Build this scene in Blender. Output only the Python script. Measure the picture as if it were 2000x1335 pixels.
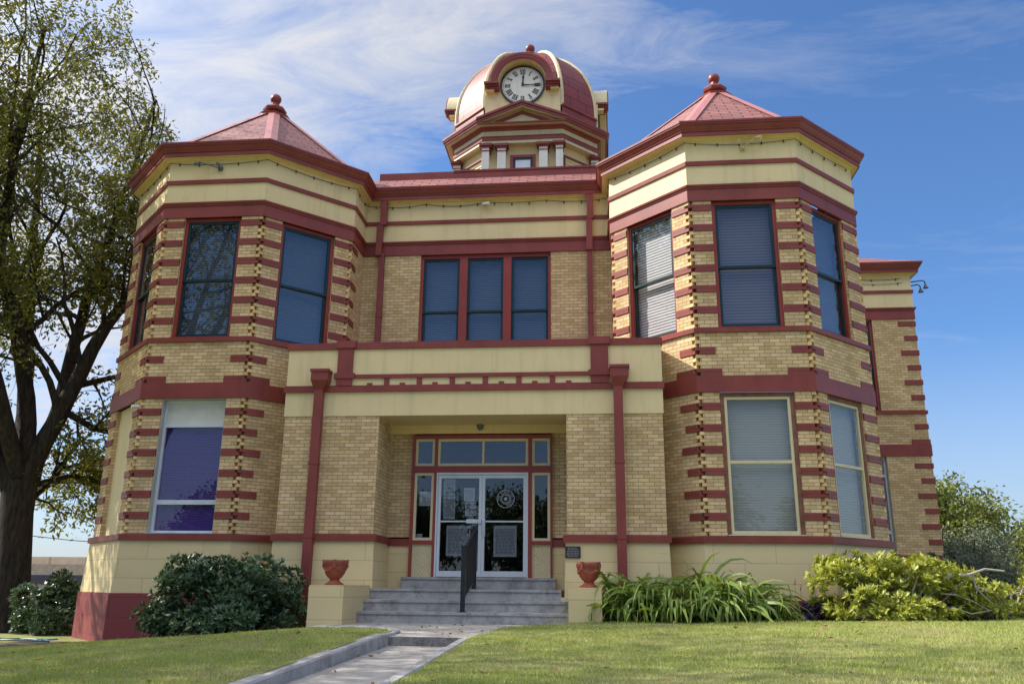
import bpy, bmesh, math, random
import numpy as np
from mathutils import Vector, Matrix

for o in list(bpy.data.objects):
    bpy.data.objects.remove(o, do_unlink=True)
SC = bpy.context.scene
COL = SC.collection
rad = math.radians

# ------------------------------------------------------------------ camera
CAM = dict(x=1.8546, y=-16.9398, z=0.6476, yaw=0.101, pitch=0.2803, roll=0.0104, f=1662.19)
cd = bpy.data.cameras.new('camera')
cam = bpy.data.objects.new('camera', cd)
COL.objects.link(cam)
cy, sy = math.cos(CAM['yaw']), math.sin(CAM['yaw'])
cp, sp = math.cos(CAM['pitch']), math.sin(CAM['pitch'])
cr, sr = math.cos(CAM['roll']), math.sin(CAM['roll'])
A = Matrix(((cy, sy, 0), (-sy, cy, 0), (0, 0, 1)))
B = Matrix(((1, 0, 0), (0, cp, sp), (0, -sp, cp)))
Cm = Matrix(((cr, 0, sr), (0, 1, 0), (-sr, 0, cr)))
Mw = Cm @ B @ A                      # rows: right, forward, up
right, fwd, upv = Mw[0], Mw[1], Mw[2]
Rm = Matrix((right, upv, -fwd)).transposed().to_4x4()
Rm.translation = Vector((CAM['x'], CAM['y'], CAM['z']))
cam.matrix_world = Rm
cd.sensor_width = 36.0
cd.lens = CAM['f'] / 2000.0 * 36.0
cd.clip_start = 0.1
cd.clip_end = 3000
SC.camera = cam

# ------------------------------------------------------------------ light
SUN_DIR = Vector((-0.74, 0.075, 0.67)).normalized()      # towards the sun
SUN_EL = math.asin(SUN_DIR.z)
SUN_AZ = math.atan2(SUN_DIR.x, SUN_DIR.y)                 # clockwise from +Y
sl = bpy.data.lights.new('sun', 'SUN')
sl.energy = 4.6
sl.angle = rad(0.55)
sl.color = (1.0, 0.93, 0.82)
so = bpy.data.objects.new('sun', sl)
COL.objects.link(so)
so.rotation_euler = SUN_DIR.to_track_quat('Z', 'Y').to_euler()
so.location = SUN_DIR * 60

W = bpy.data.worlds.new('World')
SC.world = W
W.use_nodes = True
nt = W.node_tree
N, L = nt.nodes, nt.links
N.clear()
out = N.new('ShaderNodeOutputWorld')
bg = N.new('ShaderNodeBackground')
bg.inputs['Strength'].default_value = 0.085
sky = N.new('ShaderNodeTexSky')
sky.sky_type = 'NISHITA'
sky.sun_disc = False
sky.sun_elevation = SUN_EL
sky.sun_rotation = SUN_AZ
sky.altitude = 300
sky.air_density = 1.0
sky.dust_density = 1.6
sky.ozone_density = 2.2
tc = N.new('ShaderNodeTexCoord')


def vmath(op, a=None, b=None, nodes=None, links=None):
    n = (nodes or N).new('ShaderNodeVectorMath')
    n.operation = op
    for i, s in enumerate((a, b)):
        if s is None:
            continue
        if isinstance(s, (tuple, list)):
            n.inputs[i].default_value = s
        else:
            (links or L).new(s, n.inputs[i])
    return n


def smath(op, a=None, b=None, nodes=None, links=None, clamp=False):
    n = (nodes or N).new('ShaderNodeMath')
    n.operation = op
    n.use_clamp = clamp
    for i, s in enumerate((a, b)):
        if s is None:
            continue
        if isinstance(s, (int, float)):
            n.inputs[i].default_value = s
        else:
            (links or L).new(s, n.inputs[i])
    return n.outputs[0]


# clouds live on a flat layer far above: direction / height
sep = N.new('ShaderNodeSeparateXYZ')
L.new(tc.outputs['Generated'], sep.inputs[0])
zc = smath('ADD', smath('MAXIMUM', sep.outputs['Z'], 0.02), 0.12)
px = smath('DIVIDE', sep.outputs['X'], zc)
py = smath('DIVIDE', sep.outputs['Y'], zc)
cmb = N.new('ShaderNodeCombineXYZ')
L.new(px, cmb.inputs[0])
L.new(py, cmb.inputs[1])


def sky_noise(scale, rot, sx, detail, rough, dist, loc=(0, 0, 0)):
    mp = N.new('ShaderNodeMapping')
    mp.inputs['Rotation'].default_value = (0, 0, rad(rot))
    mp.inputs['Scale'].default_value = (sx, 1, 1)
    mp.inputs['Location'].default_value = loc
    L.new(cmb.outputs[0], mp.inputs[0])
    n = N.new('ShaderNodeTexNoise')
    n.inputs['Scale'].default_value = scale
    n.inputs['Detail'].default_value = detail
    n.inputs['Roughness'].default_value = rough
    n.inputs['Distortion'].default_value = dist
    L.new(mp.outputs[0], n.inputs['Vector'])
    return n.outputs['Fac']


def ramp(fac, pts, nodes=None, links=None):
    r = (nodes or N).new('ShaderNodeValToRGB')
    e = r.color_ramp.elements
    while len(e) < len(pts):
        e.new(0.5)
    for el, (p, c) in zip(e, pts):
        el.position = p
        el.color = c if len(c) == 4 else (*c, 1)
    (links or L).new(fac, r.inputs[0])
    return r.outputs[0]


g = lambda v: (v, v, v, 1)
n_big = sky_noise(1.1, 20, 0.8, 6, 0.55, 0.4, (3.1, 1.7, 0))
n_fine = sky_noise(7.0, -38, 0.5, 9, 0.66, 0.6, (0.3, 0.9, 0))
n_wisp = sky_noise(2.6, 38, 0.30, 9, 0.66, 0.6, (5.2, 8.4, 0))
# veil of cloud to the west (left), clearing to the east (right)
side = smath('SUBTRACT', smath('MULTIPLY_ADD', py, -0.975), px)
side.node.inputs[0].links[0].from_node.inputs[2].default_value = 1.17
side = smath('MAXIMUM', smath('MINIMUM', side, 0.36), -0.8)
cov = smath('ADD', smath('MULTIPLY', n_big, 0.60), smath('MULTIPLY', n_fine, 0.80))
back = smath('MULTIPLY', smath('MINIMUM', smath('ADD', py, -0.25), 0.0), 0.9)
veil = smath('ADD', smath('ADD', cov, smath('MULTIPLY', side, 0.58)), back)
veil = ramp(veil, [(0.58, g(0)), (0.78, g(0.48)), (1.14, g(1))])
wis = ramp(n_wisp, [(0.52, g(0)), (0.80, g(0.36))])
# unseen bright cloud high behind the viewer, added to lift the shaded front
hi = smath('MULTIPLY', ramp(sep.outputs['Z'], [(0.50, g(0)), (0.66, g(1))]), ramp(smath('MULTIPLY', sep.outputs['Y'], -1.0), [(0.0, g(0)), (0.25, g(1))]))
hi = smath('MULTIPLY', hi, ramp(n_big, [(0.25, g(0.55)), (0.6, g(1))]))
lowhaze = ramp(sep.outputs['Z'], [(0.0, g(0.62)), (0.10, g(0.34)), (0.26, g(0))])
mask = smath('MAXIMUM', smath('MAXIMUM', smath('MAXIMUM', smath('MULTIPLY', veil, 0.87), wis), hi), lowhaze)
mixc = N.new('ShaderNodeMix')
mixc.data_type = 'RGBA'
L.new(mask, mixc.inputs[0])
skc = N.new('ShaderNodeMix')           # slightly deeper blue
skc.data_type = 'RGBA'
skc.blend_type = 'MULTIPLY'
skc.inputs[0].default_value = 1.0
skc.inputs[7].default_value = (0.66, 0.94, 1.25, 1)
L.new(sky.outputs[0], skc.inputs[6])
L.new(skc.outputs[2], mixc.inputs[6])
sdot = vmath('DOT_PRODUCT', tc.outputs['Generated'], tuple(SUN_DIR)).outputs['Value']
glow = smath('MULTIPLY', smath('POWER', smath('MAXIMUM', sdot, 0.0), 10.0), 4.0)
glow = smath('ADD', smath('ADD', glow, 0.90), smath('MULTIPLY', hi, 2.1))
ccol = N.new('ShaderNodeMix')
ccol.data_type = 'RGBA'
ccol.blend_type = 'MULTIPLY'
ccol.inputs[0].default_value = 1.0
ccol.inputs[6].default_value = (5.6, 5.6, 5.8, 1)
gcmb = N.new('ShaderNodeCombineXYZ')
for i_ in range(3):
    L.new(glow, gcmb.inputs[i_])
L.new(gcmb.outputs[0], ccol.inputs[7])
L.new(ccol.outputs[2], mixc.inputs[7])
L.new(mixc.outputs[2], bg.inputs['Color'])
L.new(bg.outputs[0], out.inputs[0])

vs = SC.view_settings
SC.display_settings.display_device = 'sRGB'
vs.view_transform = 'Standard'
vs.look = 'None'
vs.exposure = 0.85
vs.gamma = 1.0
vs.use_curve_mapping = False
SC.cycles.max_bounces = 8
SC.cycles.transparent_max_bounces = 12
SC.cycles.use_denoising = True

# ------------------------------------------------------------------ materials
MATS = {}


def new_mat(name):
    m = bpy.data.materials.new(name)
    m.use_nodes = True
    t = m.node_tree
    t.nodes.clear()
    o = t.nodes.new('ShaderNodeOutputMaterial')
    MATS[name] = m
    return m, t.nodes, t.links, o


def prin(n, l, o, rough=0.6, spec=0.4, metal=0.0):
    p = n.new('ShaderNodeBsdfPrincipled')
    p.inputs['Roughness'].default_value = rough
    p.inputs['Specular IOR Level'].default_value = spec
    p.inputs['Metallic'].default_value = metal
    l.new(p.outputs[0], o.inputs[0])
    return p


def noise(n, l, scale, detail=5, rough=0.55, vec=None, dist=0.0):
    t = n.new('ShaderNodeTexNoise')
    t.inputs['Scale'].default_value = scale
    t.inputs['Detail'].default_value = detail
    t.inputs['Roughness'].default_value = rough
    t.inputs['Distortion'].default_value = dist
    if vec is None:
        c = n.new('ShaderNodeTexCoord')
        vec = c.outputs['Object']
    l.new(vec, t.inputs['Vector'])
    return t.outputs['Fac']


def mixrgb(n, l, fac, a, b, mode='MIX'):
    m = n.new('ShaderNodeMix')
    m.data_type = 'RGBA'
    m.blend_type = mode
    for idx, s in ((0, fac), (6, a), (7, b)):
        if isinstance(s, (int, float)):
            m.inputs[idx].default_value = s
        elif isinstance(s, tuple):
            m.inputs[idx].default_value = s if len(s) == 4 else (*s, 1)
        else:
            l.new(s, m.inputs[idx])
    return m.outputs[2]


def bump(n, l, p, h, strength=0.3, dist=0.01):
    b = n.new('ShaderNodeBump')
    b.inputs['Strength'].default_value = strength
    b.inputs['Distance'].default_value = dist
    l.new(h, b.inputs['Height'])
    l.new(b.outputs[0], p.inputs['Normal'])


def paint(name, col, var=0.12, rough=0.5, scale=1.3, spec=0.35, bumps=0.12, dirt=None):
    m, n, l, o = new_mat(name)
    p = prin(n, l, o, rough, spec)
    a = tuple(c * (1 - var) for c in col)
    b = tuple(min(1, c * (1 + var)) for c in col)
    f1 = ramp(noise(n, l, scale, 7, 0.62), [(0.3, g(0)), (0.7, g(1))], n, l)
    c = mixrgb(n, l, f1, a, b)
    mps = n.new('ShaderNodeMapping')
    mps.inputs['Scale'].default_value = (5.0, 5.0, 0.35)
    tcs = n.new('ShaderNodeTexCoord')
    l.new(tcs.outputs['Object'], mps.inputs[0])
    fs_ = ramp(noise(n, l, 1.0, 7, 0.65, mps.outputs[0]), [(0.50, g(0)), (0.80, g(0.5))], n, l)
    c = mixrgb(n, l, fs_, c, tuple(q * 0.62 for q in col))
    if dirt:
        f2 = ramp(noise(n, l, 2.6, 9, 0.7), [(0.56, g(0)), (0.78, g(0.55))], n, l)
        c = mixrgb(n, l, f2, c, dirt)
    l.new(c, p.inputs['Base Color'])
    bump(n, l, p, noise(n, l, 55, 4, 0.6), bumps, 0.006)
    return m


RED = paint('maroon_paint', (0.225, 0.046, 0.037), 0.2, 0.42, dirt=(0.17, 0.055, 0.055))
REDW = paint('red_window_paint', (0.27, 0.045, 0.035), 0.12, 0.38)
CREAM = paint('cream_paint', (0.70, 0.56, 0.31), 0.06, 0.55, dirt=(0.50, 0.40, 0.22))
CREAMT = paint('cream_trim_paint', (0.62, 0.53, 0.33), 0.06, 0.5)
WHITE = paint('white_paint', (0.72, 0.69, 0.63), 0.05, 0.5)
GREEN = paint('dark_green_paint', (0.012, 0.034, 0.036), 0.15, 0.3)
ALU = paint('pale_aluminium', (0.56, 0.60, 0.66), 0.05, 0.35, spec=0.6, bumps=0.03)
BLACK = paint('black_metal', (0.010, 0.011, 0.014), 0.1, 0.35, spec=0.5, bumps=0.04)
BROWNW = paint('worn_brown_wood', (0.20, 0.085, 0.055), 0.35, 0.7, scale=5)
PALEP = paint('painted_reflection_pane', (0.74, 0.78, 0.84), 0.05, 0.2, spec=0.6)  # tower glass: cloud reflection and white blind put into one pale colour
TERRA = paint('terracotta', (0.29, 0.072, 0.045), 0.3, 0.6, scale=7, bumps=0.3)
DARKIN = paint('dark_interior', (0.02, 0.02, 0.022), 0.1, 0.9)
GREYJ = paint('grey_render', (0.42, 0.40, 0.36), 0.14, 0.8, scale=3)
GREYL = paint('pale_grey_board', (0.60, 0.59, 0.54), 0.10, 0.7, scale=3, dirt=(0.42, 0.40, 0.36))
BARE = paint('bare_bark', (0.36, 0.33, 0.30), 0.2, 0.8, scale=9)


def block_paint(name, col):
    """painted concrete blocks with faint joints (uv in metres)"""
    m, n, l, o = new_mat(name)
    p = prin(n, l, o, 0.6, 0.3)
    uv = n.new('ShaderNodeUVMap')
    bt = n.new('ShaderNodeTexBrick')
    bt.inputs['Scale'].default_value = 1
    bt.inputs['Brick Width'].default_value = 1.15
    bt.inputs['Row Height'].default_value = 0.375
    bt.inputs['Mortar Size'].default_value = 0.006
    bt.inputs['Mortar Smooth'].default_value = 0.2
    a = tuple(c * 0.95 for c in col)
    b = tuple(c * 1.04 for c in col)
    bt.inputs['Color1'].default_value = (*a, 1)
    bt.inputs['Color2'].default_value = (*b, 1)
    bt.inputs['Mortar'].default_value = (*[c * 0.62 for c in col], 1)
    l.new(uv.outputs[0], bt.inputs['Vector'])
    f = ramp(noise(n, l, 1.7, 8, 0.66), [(0.35, g(0)), (0.75, g(0.35))], n, l)
    c = mixrgb(n, l, f, bt.outputs['Color'], tuple(c * 0.78 for c in col))
    l.new(c, p.inputs['Base Color'])
    h = mixrgb(n, l, 0.25, bt.outputs['Fac'], noise(n, l, 40, 4))
    b_ = n.new('ShaderNodeBump')
    b_.invert = True
    b_.inputs['Strength'].default_value = 0.35
    b_.inputs['Distance'].default_value = 0.01
    l.new(h, b_.inputs['Height'])
    l.new(b_.outputs[0], p.inputs['Normal'])
    return m


BLOCK = block_paint('cream_block', (0.68, 0.54, 0.29))
BLOCKR = block_paint('maroon_block', (0.235, 0.052, 0.050))


def brick_mat(name, c1, c2, mortar, bw=2.85, stain=0.5, swap=True):
    """uv in units of one course"""
    m, n, l, o = new_mat(name)
    p = prin(n, l, o, 0.85, 0.2)
    uv = n.new('ShaderNodeUVMap')
    bt = n.new('ShaderNodeTexBrick')
    bt.offset = 0.5
    bt.inputs['Scale'].default_value = 1
    bt.inputs['Brick Width'].default_value = bw
    bt.inputs['Row Height'].default_value = 1.0
    bt.inputs['Mortar Size'].default_value = 0.075
    bt.inputs['Mortar Smooth'].default_value = 0.15
    bt.inputs['Bias'].default_value = -0.1
    bt.inputs['Color1'].default_value = (*c1, 1)
    bt.inputs['Color2'].default_value = (*c2, 1)
    bt.inputs['Mortar'].default_value = (*mortar, 1)
    l.new(uv.outputs[0], bt.inputs['Vector'])
    f = ramp(noise(n, l, 0.55, 8, 0.62), [(0.42, g(0)), (0.68, g(stain))], n, l)
    c = mixrgb(n, l, f, bt.outputs['Color'], (0.30, 0.20, 0.10), 'MULTIPLY')
    f3 = ramp(noise(n, l, 0.8, 9, 0.66), [(0.40, g(0)), (0.66, g(stain * 1.25))], n, l)
    c = mixrgb(n, l, f3, bt.outputs['Color'], mixrgb(n, l, 0.55, bt.outputs['Color'], (0.20, 0.135, 0.065)))
    f2 = noise(n, l, 26, 4, 0.7)
    c = mixrgb(n, l, 0.35, c, mixrgb(n, l, f2, (0.35, 0.33, 0.30), (0.65, 0.66, 0.68)), 'OVERLAY')
    l.new(c, p.inputs['Base Color'])
    h = mixrgb(n, l, 0.3, bt.outputs['Fac'], f2)
    b = n.new('ShaderNodeBump')
    b.invert = True
    b.inputs['Strength'].default_value = 0.6
    b.inputs['Distance'].default_value = 0.012
    l.new(h, b.inputs['Height'])
    l.new(b.outputs[0], p.inputs['Normal'])
    return m


BRICK = brick_mat('tan_brick', (0.73, 0.54, 0.31), (0.50, 0.34, 0.17), (0.25, 0.18, 0.11))
BRICKG = brick_mat('grey_tan_brick', (0.50, 0.43, 0.34), (0.40, 0.33, 0.25), (0.30, 0.26, 0.22))


def corner_brick_mat():
    m, n, l, o = new_mat('loose_tan_brick')
    p = prin(n, l, o, 0.85, 0.2)
    ge = n.new('ShaderNodeNewGeometry')
    c = ramp(ge.outputs['Random Per Island'], [(0, (0.50, 0.33, 0.16)), (0.6, (0.70, 0.49, 0.24)), (1, (0.79, 0.575, 0.30))], n, l)
    f2 = noise(n, l, 26, 4, 0.7)
    c = mixrgb(n, l, 0.35, c, mixrgb(n, l, f2, (0.35, 0.33, 0.30), (0.65, 0.66, 0.68)), 'OVERLAY')
    l.new(c, p.inputs['Base Color'])
    bump(n, l, p, f2, 0.3, 0.01)
    return m


CBRICK = corner_brick_mat()


def shingle_mat(name, c1, c2, w=0.46, h=0.165):
    m, n, l, o = new_mat(name)
    p = prin(n, l, o, 0.55, 0.45)
    uv = n.new('ShaderNodeUVMap')
    bt = n.new('ShaderNodeTexBrick')
    bt.inputs['Scale'].default_value = 1
    bt.inputs['Brick Width'].default_value = w
    bt.inputs['Row Height'].default_value = h
    bt.inputs['Mortar Size'].default_value = 0.017
    bt.inputs['Mortar Smooth'].default_value = 0.1
    bt.inputs['Color1'].default_value = (*c1, 1)
    bt.inputs['Color2'].default_value = (*c2, 1)
    bt.inputs['Mortar'].default_value = (*[c * 0.18 for c in c1], 1)
    l.new(uv.outputs[0], bt.inputs['Vector'])
    c = mixrgb(n, l, 0.16, bt.outputs['Color'], mixrgb(n, l, noise(n, l, 9, 6, 0.7), (0.3, 0.3, 0.3), (0.7, 0.7, 0.7)), 'OVERLAY')
    l.new(c, p.inputs['Base Color'])
    b = n.new('ShaderNodeBump')
    b.invert = True
    b.inputs['Strength'].default_value = 0.5
    b.inputs['Distance'].default_value = 0.015
    l.new(bt.outputs['Fac'], b.inputs['Height'])
    l.new(b.outputs[0], p.inputs['Normal'])
    return m


SHINGLE = shingle_mat('red_shingle', (0.33, 0.125, 0.112), (0.225, 0.083, 0.077))
DOMEM = shingle_mat('dome_metal_shingle', (0.22, 0.040, 0.042), (0.18, 0.034, 0.036), 0.9, 0.55)
DOMEM.node_tree.nodes['Principled BSDF'].inputs['Roughness'].default_value = 0.48
DOMEM.node_tree.nodes['Principled BSDF'].inputs['Specular IOR Level'].default_value = 0.35
HIP = paint('hip_flashing', (0.42, 0.15, 0.14), 0.1, 0.35, spec=0.6)


def glass_mat(name, tint, boost, fac0=0.10):
    m, n, l, o = new_mat(name)
    tr = n.new('ShaderNodeBsdfTransparent')
    tr.inputs[0].default_value = (*tint, 1)
    gl = n.new('ShaderNodeBsdfGlossy')
    gl.inputs['Roughness'].default_value = 0.012
    gl.inputs['Color'].default_value = (0.92, 0.95, 1, 1)
    nz = noise(n, l, 0.9, 2, 0.5)
    b = n.new('ShaderNodeBump')
    b.inputs['Strength'].default_value = 0.015
    b.inputs['Distance'].default_value = 0.05
    l.new(nz, b.inputs['Height'])
    l.new(b.outputs[0], gl.inputs['Normal'])
    lw = n.new('ShaderNodeLayerWeight')
    lw.inputs['Blend'].default_value = 0.5
    f = smath('MULTIPLY_ADD', smath('POWER', lw.outputs['Facing'], 4.0, n, l), boost, n, l)
    f.node.inputs[2].default_value = fac0
    f = smath('MINIMUM', f, 1.0, n, l)
    mx = n.new('ShaderNodeMixShader')
    l.new(f, mx.inputs[0])
    l.new(tr.outputs[0], mx.inputs[1])
    l.new(gl.outputs[0], mx.inputs[2])
    l.new(mx.outputs[0], o.inputs[0])
    return m


GLASS = glass_mat('window_glass', (0.93, 0.95, 0.97), 0.6, 0.060)
GLASSR = glass_mat('dusty_glass', (0.96, 0.97, 0.97), 0.45, 0.035)
GLASSP = glass_mat('tinted_glass', (0.96, 0.95, 0.98), 0.5, 0.035)
GLASSD = glass_mat('door_glass', (0.88, 0.90, 0.92), 0.6, 0.055)


def blind_mat(name, a, b, pitch=0.032):
    m, n, l, o = new_mat(name)
    p = prin(n, l, o, 0.6, 0.3)
    c = n.new('ShaderNodeTexCoord')
    s = n.new('ShaderNodeSeparateXYZ')
    l.new(c.outputs['Object'], s.inputs[0])
    w = smath('SINE', smath('MULTIPLY', s.outputs['Z'], 2 * math.pi / pitch, n, l), None, n, l)
    w = smath('MULTIPLY_ADD', w, 0.5, n, l)
    w.node.inputs[2].default_value = 0.5
    col = mixrgb(n, l, w, a, b)
    l.new(col, p.inputs['Base Color'])
    bump(n, l, p, w, 0.3, 0.015)
    return m


BLIND = blind_mat('grey_blind', (0.045, 0.055, 0.072), (0.085, 0.10, 0.125), 0.058)
BLINDL = blind_mat('pale_blind', (0.22, 0.16, 0.14), (0.80, 0.77, 0.74), 0.066)
BLINDP = blind_mat('plum_blind', (0.10, 0.078, 0.085), (0.19, 0.155, 0.17), 0.066)
BLINDG = blind_mat('dusty_blind', (0.27, 0.27, 0.255), (0.32, 0.32, 0.305), 0.052)
PURPLE = blind_mat('purple_blind', (0.042, 0.019, 0.135), (0.058, 0.027, 0.18), 0.05)


def concrete_mat(name, a, b, stain, rough=0.85):
    m, n, l, o = new_mat(name)
    p = prin(n, l, o, rough, 0.25)
    f = ramp(noise(n, l, 1.6, 9, 0.68), [(0.32, g(0)), (0.7, g(1))], n, l)
    c = mixrgb(n, l, f, a, b)
    f2 = ramp(noise(n, l, 4.2, 10, 0.76), [(0.46, g(0)), (0.66, g(0.9))], n, l)
    c = mixrgb(n, l, f2, c, stain)
    f3 = ramp(noise(n, l, 90, 3, 0.6), [(0.35, g(0.35)), (0.65, g(0.65))], n, l)
    c = mixrgb(n, l, 0.4, c, f3, 'OVERLAY')
    l.new(c, p.inputs['Base Color'])
    bump(n, l, p, noise(n, l, 45, 7, 0.7), 0.35, 0.01)
    return m


CONC = concrete_mat('step_concrete', (0.30, 0.29, 0.285), (0.41, 0.40, 0.39), (0.17, 0.165, 0.16))
CONCP = concrete_mat('path_concrete', (0.34, 0.315, 0.285), (0.46, 0.43, 0.39), (0.19, 0.17, 0.15))
CONCD = concrete_mat('dark_concrete', (0.17, 0.165, 0.155), (0.26, 0.25, 0.235), (0.06, 0.06, 0.055))  # darker concrete with near-black blotches, for the path riser
ASPH = concrete_mat('asphalt', (0.05, 0.05, 0.05), (0.08, 0.08, 0.08), (0.04, 0.04, 0.04))


def ground_mat():
    m, n, l, o = new_mat('lawn_ground')
    p = prin(n, l, o, 0.95, 0.1)
    f = ramp(noise(n, l, 0.55, 8, 0.65), [(0.35, g(0)), (0.65, g(1))], n, l)
    c = mixrgb(n, l, f, (0.15, 0.18, 0.05), (0.27, 0.27, 0.11))
    f2 = ramp(noise(n, l, 14, 6, 0.7), [(0.4, g(0)), (0.7, g(0.7))], n, l)
    c = mixrgb(n, l, f2, c, (0.19, 0.16, 0.085))
    l.new(c, p.inputs['Base Color'])
    bump(n, l, p, noise(n, l, 60, 6, 0.7), 0.6, 0.02)
    return m


GROUND = ground_mat()
SOIL = concrete_mat('mulch_soil', (0.055, 0.042, 0.030), (0.10, 0.075, 0.05), (0.03, 0.024, 0.018))


def leaf_mat(name, cols, trans=0.35, rough=0.5, spec=0.3):
    m, n, l, o = new_mat(name)
    ge = n.new('ShaderNodeNewGeometry')
    k = len(cols)
    c = ramp(ge.outputs['Random Per Island'], [(i / max(1, k - 1), cc) for i, cc in enumerate(cols)], n, l)
    f = ramp(noise(n, l, 0.8, 4, 0.6), [(0.3, g(0.33)), (0.7, g(0.67))], n, l)
    c = mixrgb(n, l, 0.5, c, f, 'OVERLAY')
    p = n.new('ShaderNodeBsdfPrincipled')
    p.inputs['Roughness'].default_value = rough
    p.inputs['Specular IOR Level'].default_value = spec
    l.new(c, p.inputs['Base Color'])
    t = n.new('ShaderNodeBsdfTranslucent')
    c2 = mixrgb(n, l, 1.0, c, (1.25, 1.15, 0.55), 'MULTIPLY')
    l.new(c2, t.inputs[0])
    mx = n.new('ShaderNodeMixShader')
    mx.inputs[0].default_value = trans
    l.new(p.outputs[0], mx.inputs[1])
    l.new(t.outputs[0], mx.inputs[2])
    l.new(mx.outputs[0], o.inputs[0])
    return m


LEAF_PECAN = leaf_mat('pecan_leaf', [(0.045, 0.065, 0.018), (0.085, 0.105, 0.026), (0.14, 0.15, 0.036), (0.24, 0.215, 0.055), (0.22, 0.14, 0.048)], 0.42)
LEAF_SHRUB = leaf_mat('dark_shrub_leaf', [(0.026, 0.055, 0.024), (0.052, 0.10, 0.042), (0.090, 0.155, 0.065), (0.12, 0.20, 0.08)], 0.20, 0.33, 0.6)
LEAF_YELL = leaf_mat('sunny_shrub_leaf', [(0.09, 0.13, 0.02), (0.24, 0.29, 0.04), (0.42, 0.43, 0.075), (0.58, 0.54, 0.16)], 0.32, 0.42, 0.4)
LEAF_LILY = leaf_mat('strap_leaf', [(0.07, 0.125, 0.024), (0.14, 0.215, 0.042), (0.22, 0.30, 0.07), (0.32, 0.36, 0.11)], 0.30, 0.45, 0.35)
LEAF_DRY = leaf_mat('dry_leaf', [(0.17, 0.085, 0.045), (0.27, 0.16, 0.08), (0.36, 0.25, 0.13)], 0.2, 0.8, 0.1)
LEAF_PURP = leaf_mat('purple_leaf', [(0.025, 0.012, 0.05), (0.05, 0.022, 0.10), (0.08, 0.04, 0.13)], 0.15, 0.45)
LEAF_OAK = leaf_mat('far_oak_leaf', [(0.085, 0.115, 0.030), (0.155, 0.185, 0.048), (0.25, 0.26, 0.080)], 0.35)
LEAF_GREYG = leaf_mat('grey_green_leaf', [(0.085, 0.11, 0.078), (0.125, 0.15, 0.108), (0.18, 0.20, 0.15)], 0.25)
LEAF_DARK = leaf_mat('dark_tree_leaf', [(0.020, 0.035, 0.010), (0.040, 0.060, 0.016), (0.07, 0.09, 0.025)], 0.25)
def leaf_patch(m, scale, col, lo, hi_):
    n, l = m.node_tree.nodes, m.node_tree.links
    p = [q for q in n if q.type == 'BSDF_PRINCIPLED'][0]
    src = p.inputs['Base Color'].links[0].from_socket
    f = ramp(noise(n, l, scale, 7, 0.62), [(lo, g(0)), (hi_, g(0.85))], n, l)
    c = mixrgb(n, l, f, src, col)
    l.new(c, p.inputs['Base Color'])


GRASSM = leaf_mat('grass_blade', [(0.15, 0.21, 0.04), (0.26, 0.33, 0.075), (0.37, 0.42, 0.13), (0.55, 0.52, 0.26)], 0.35, 0.55, 0.25)

leaf_patch(GRASSM, 0.9, (0.56, 0.48, 0.25), 0.48, 0.66)
leaf_patch(GRASSM, 3.5, (0.20, 0.27, 0.06), 0.56, 0.72)
leaf_patch(GRASSM, 0.35, (0.22, 0.27, 0.08), 0.52, 0.70)


def bark_mat(name, a, b):
    m, n, l, o = new_mat(name)
    p = prin(n, l, o, 0.9, 0.15)
    c0 = n.new('ShaderNodeTexCoord')
    mp = n.new('ShaderNodeMapping')
    mp.inputs['Scale'].default_value = (9, 9, 1.6)
    l.new(c0.outputs['Object'], mp.inputs[0])
    f = noise(n, l, 1.6, 8, 0.7, mp.outputs[0])
    c = mixrgb(n, l, ramp(f, [(0.35, g(0)), (0.65, g(1))], n, l), a, b)
    l.new(c, p.inputs['Base Color'])
    bump(n, l, p, f, 1.0, 0.06)
    return m


BARK = bark_mat('tree_bark', (0.018, 0.014, 0.012), (0.065, 0.052, 0.043))


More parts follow.
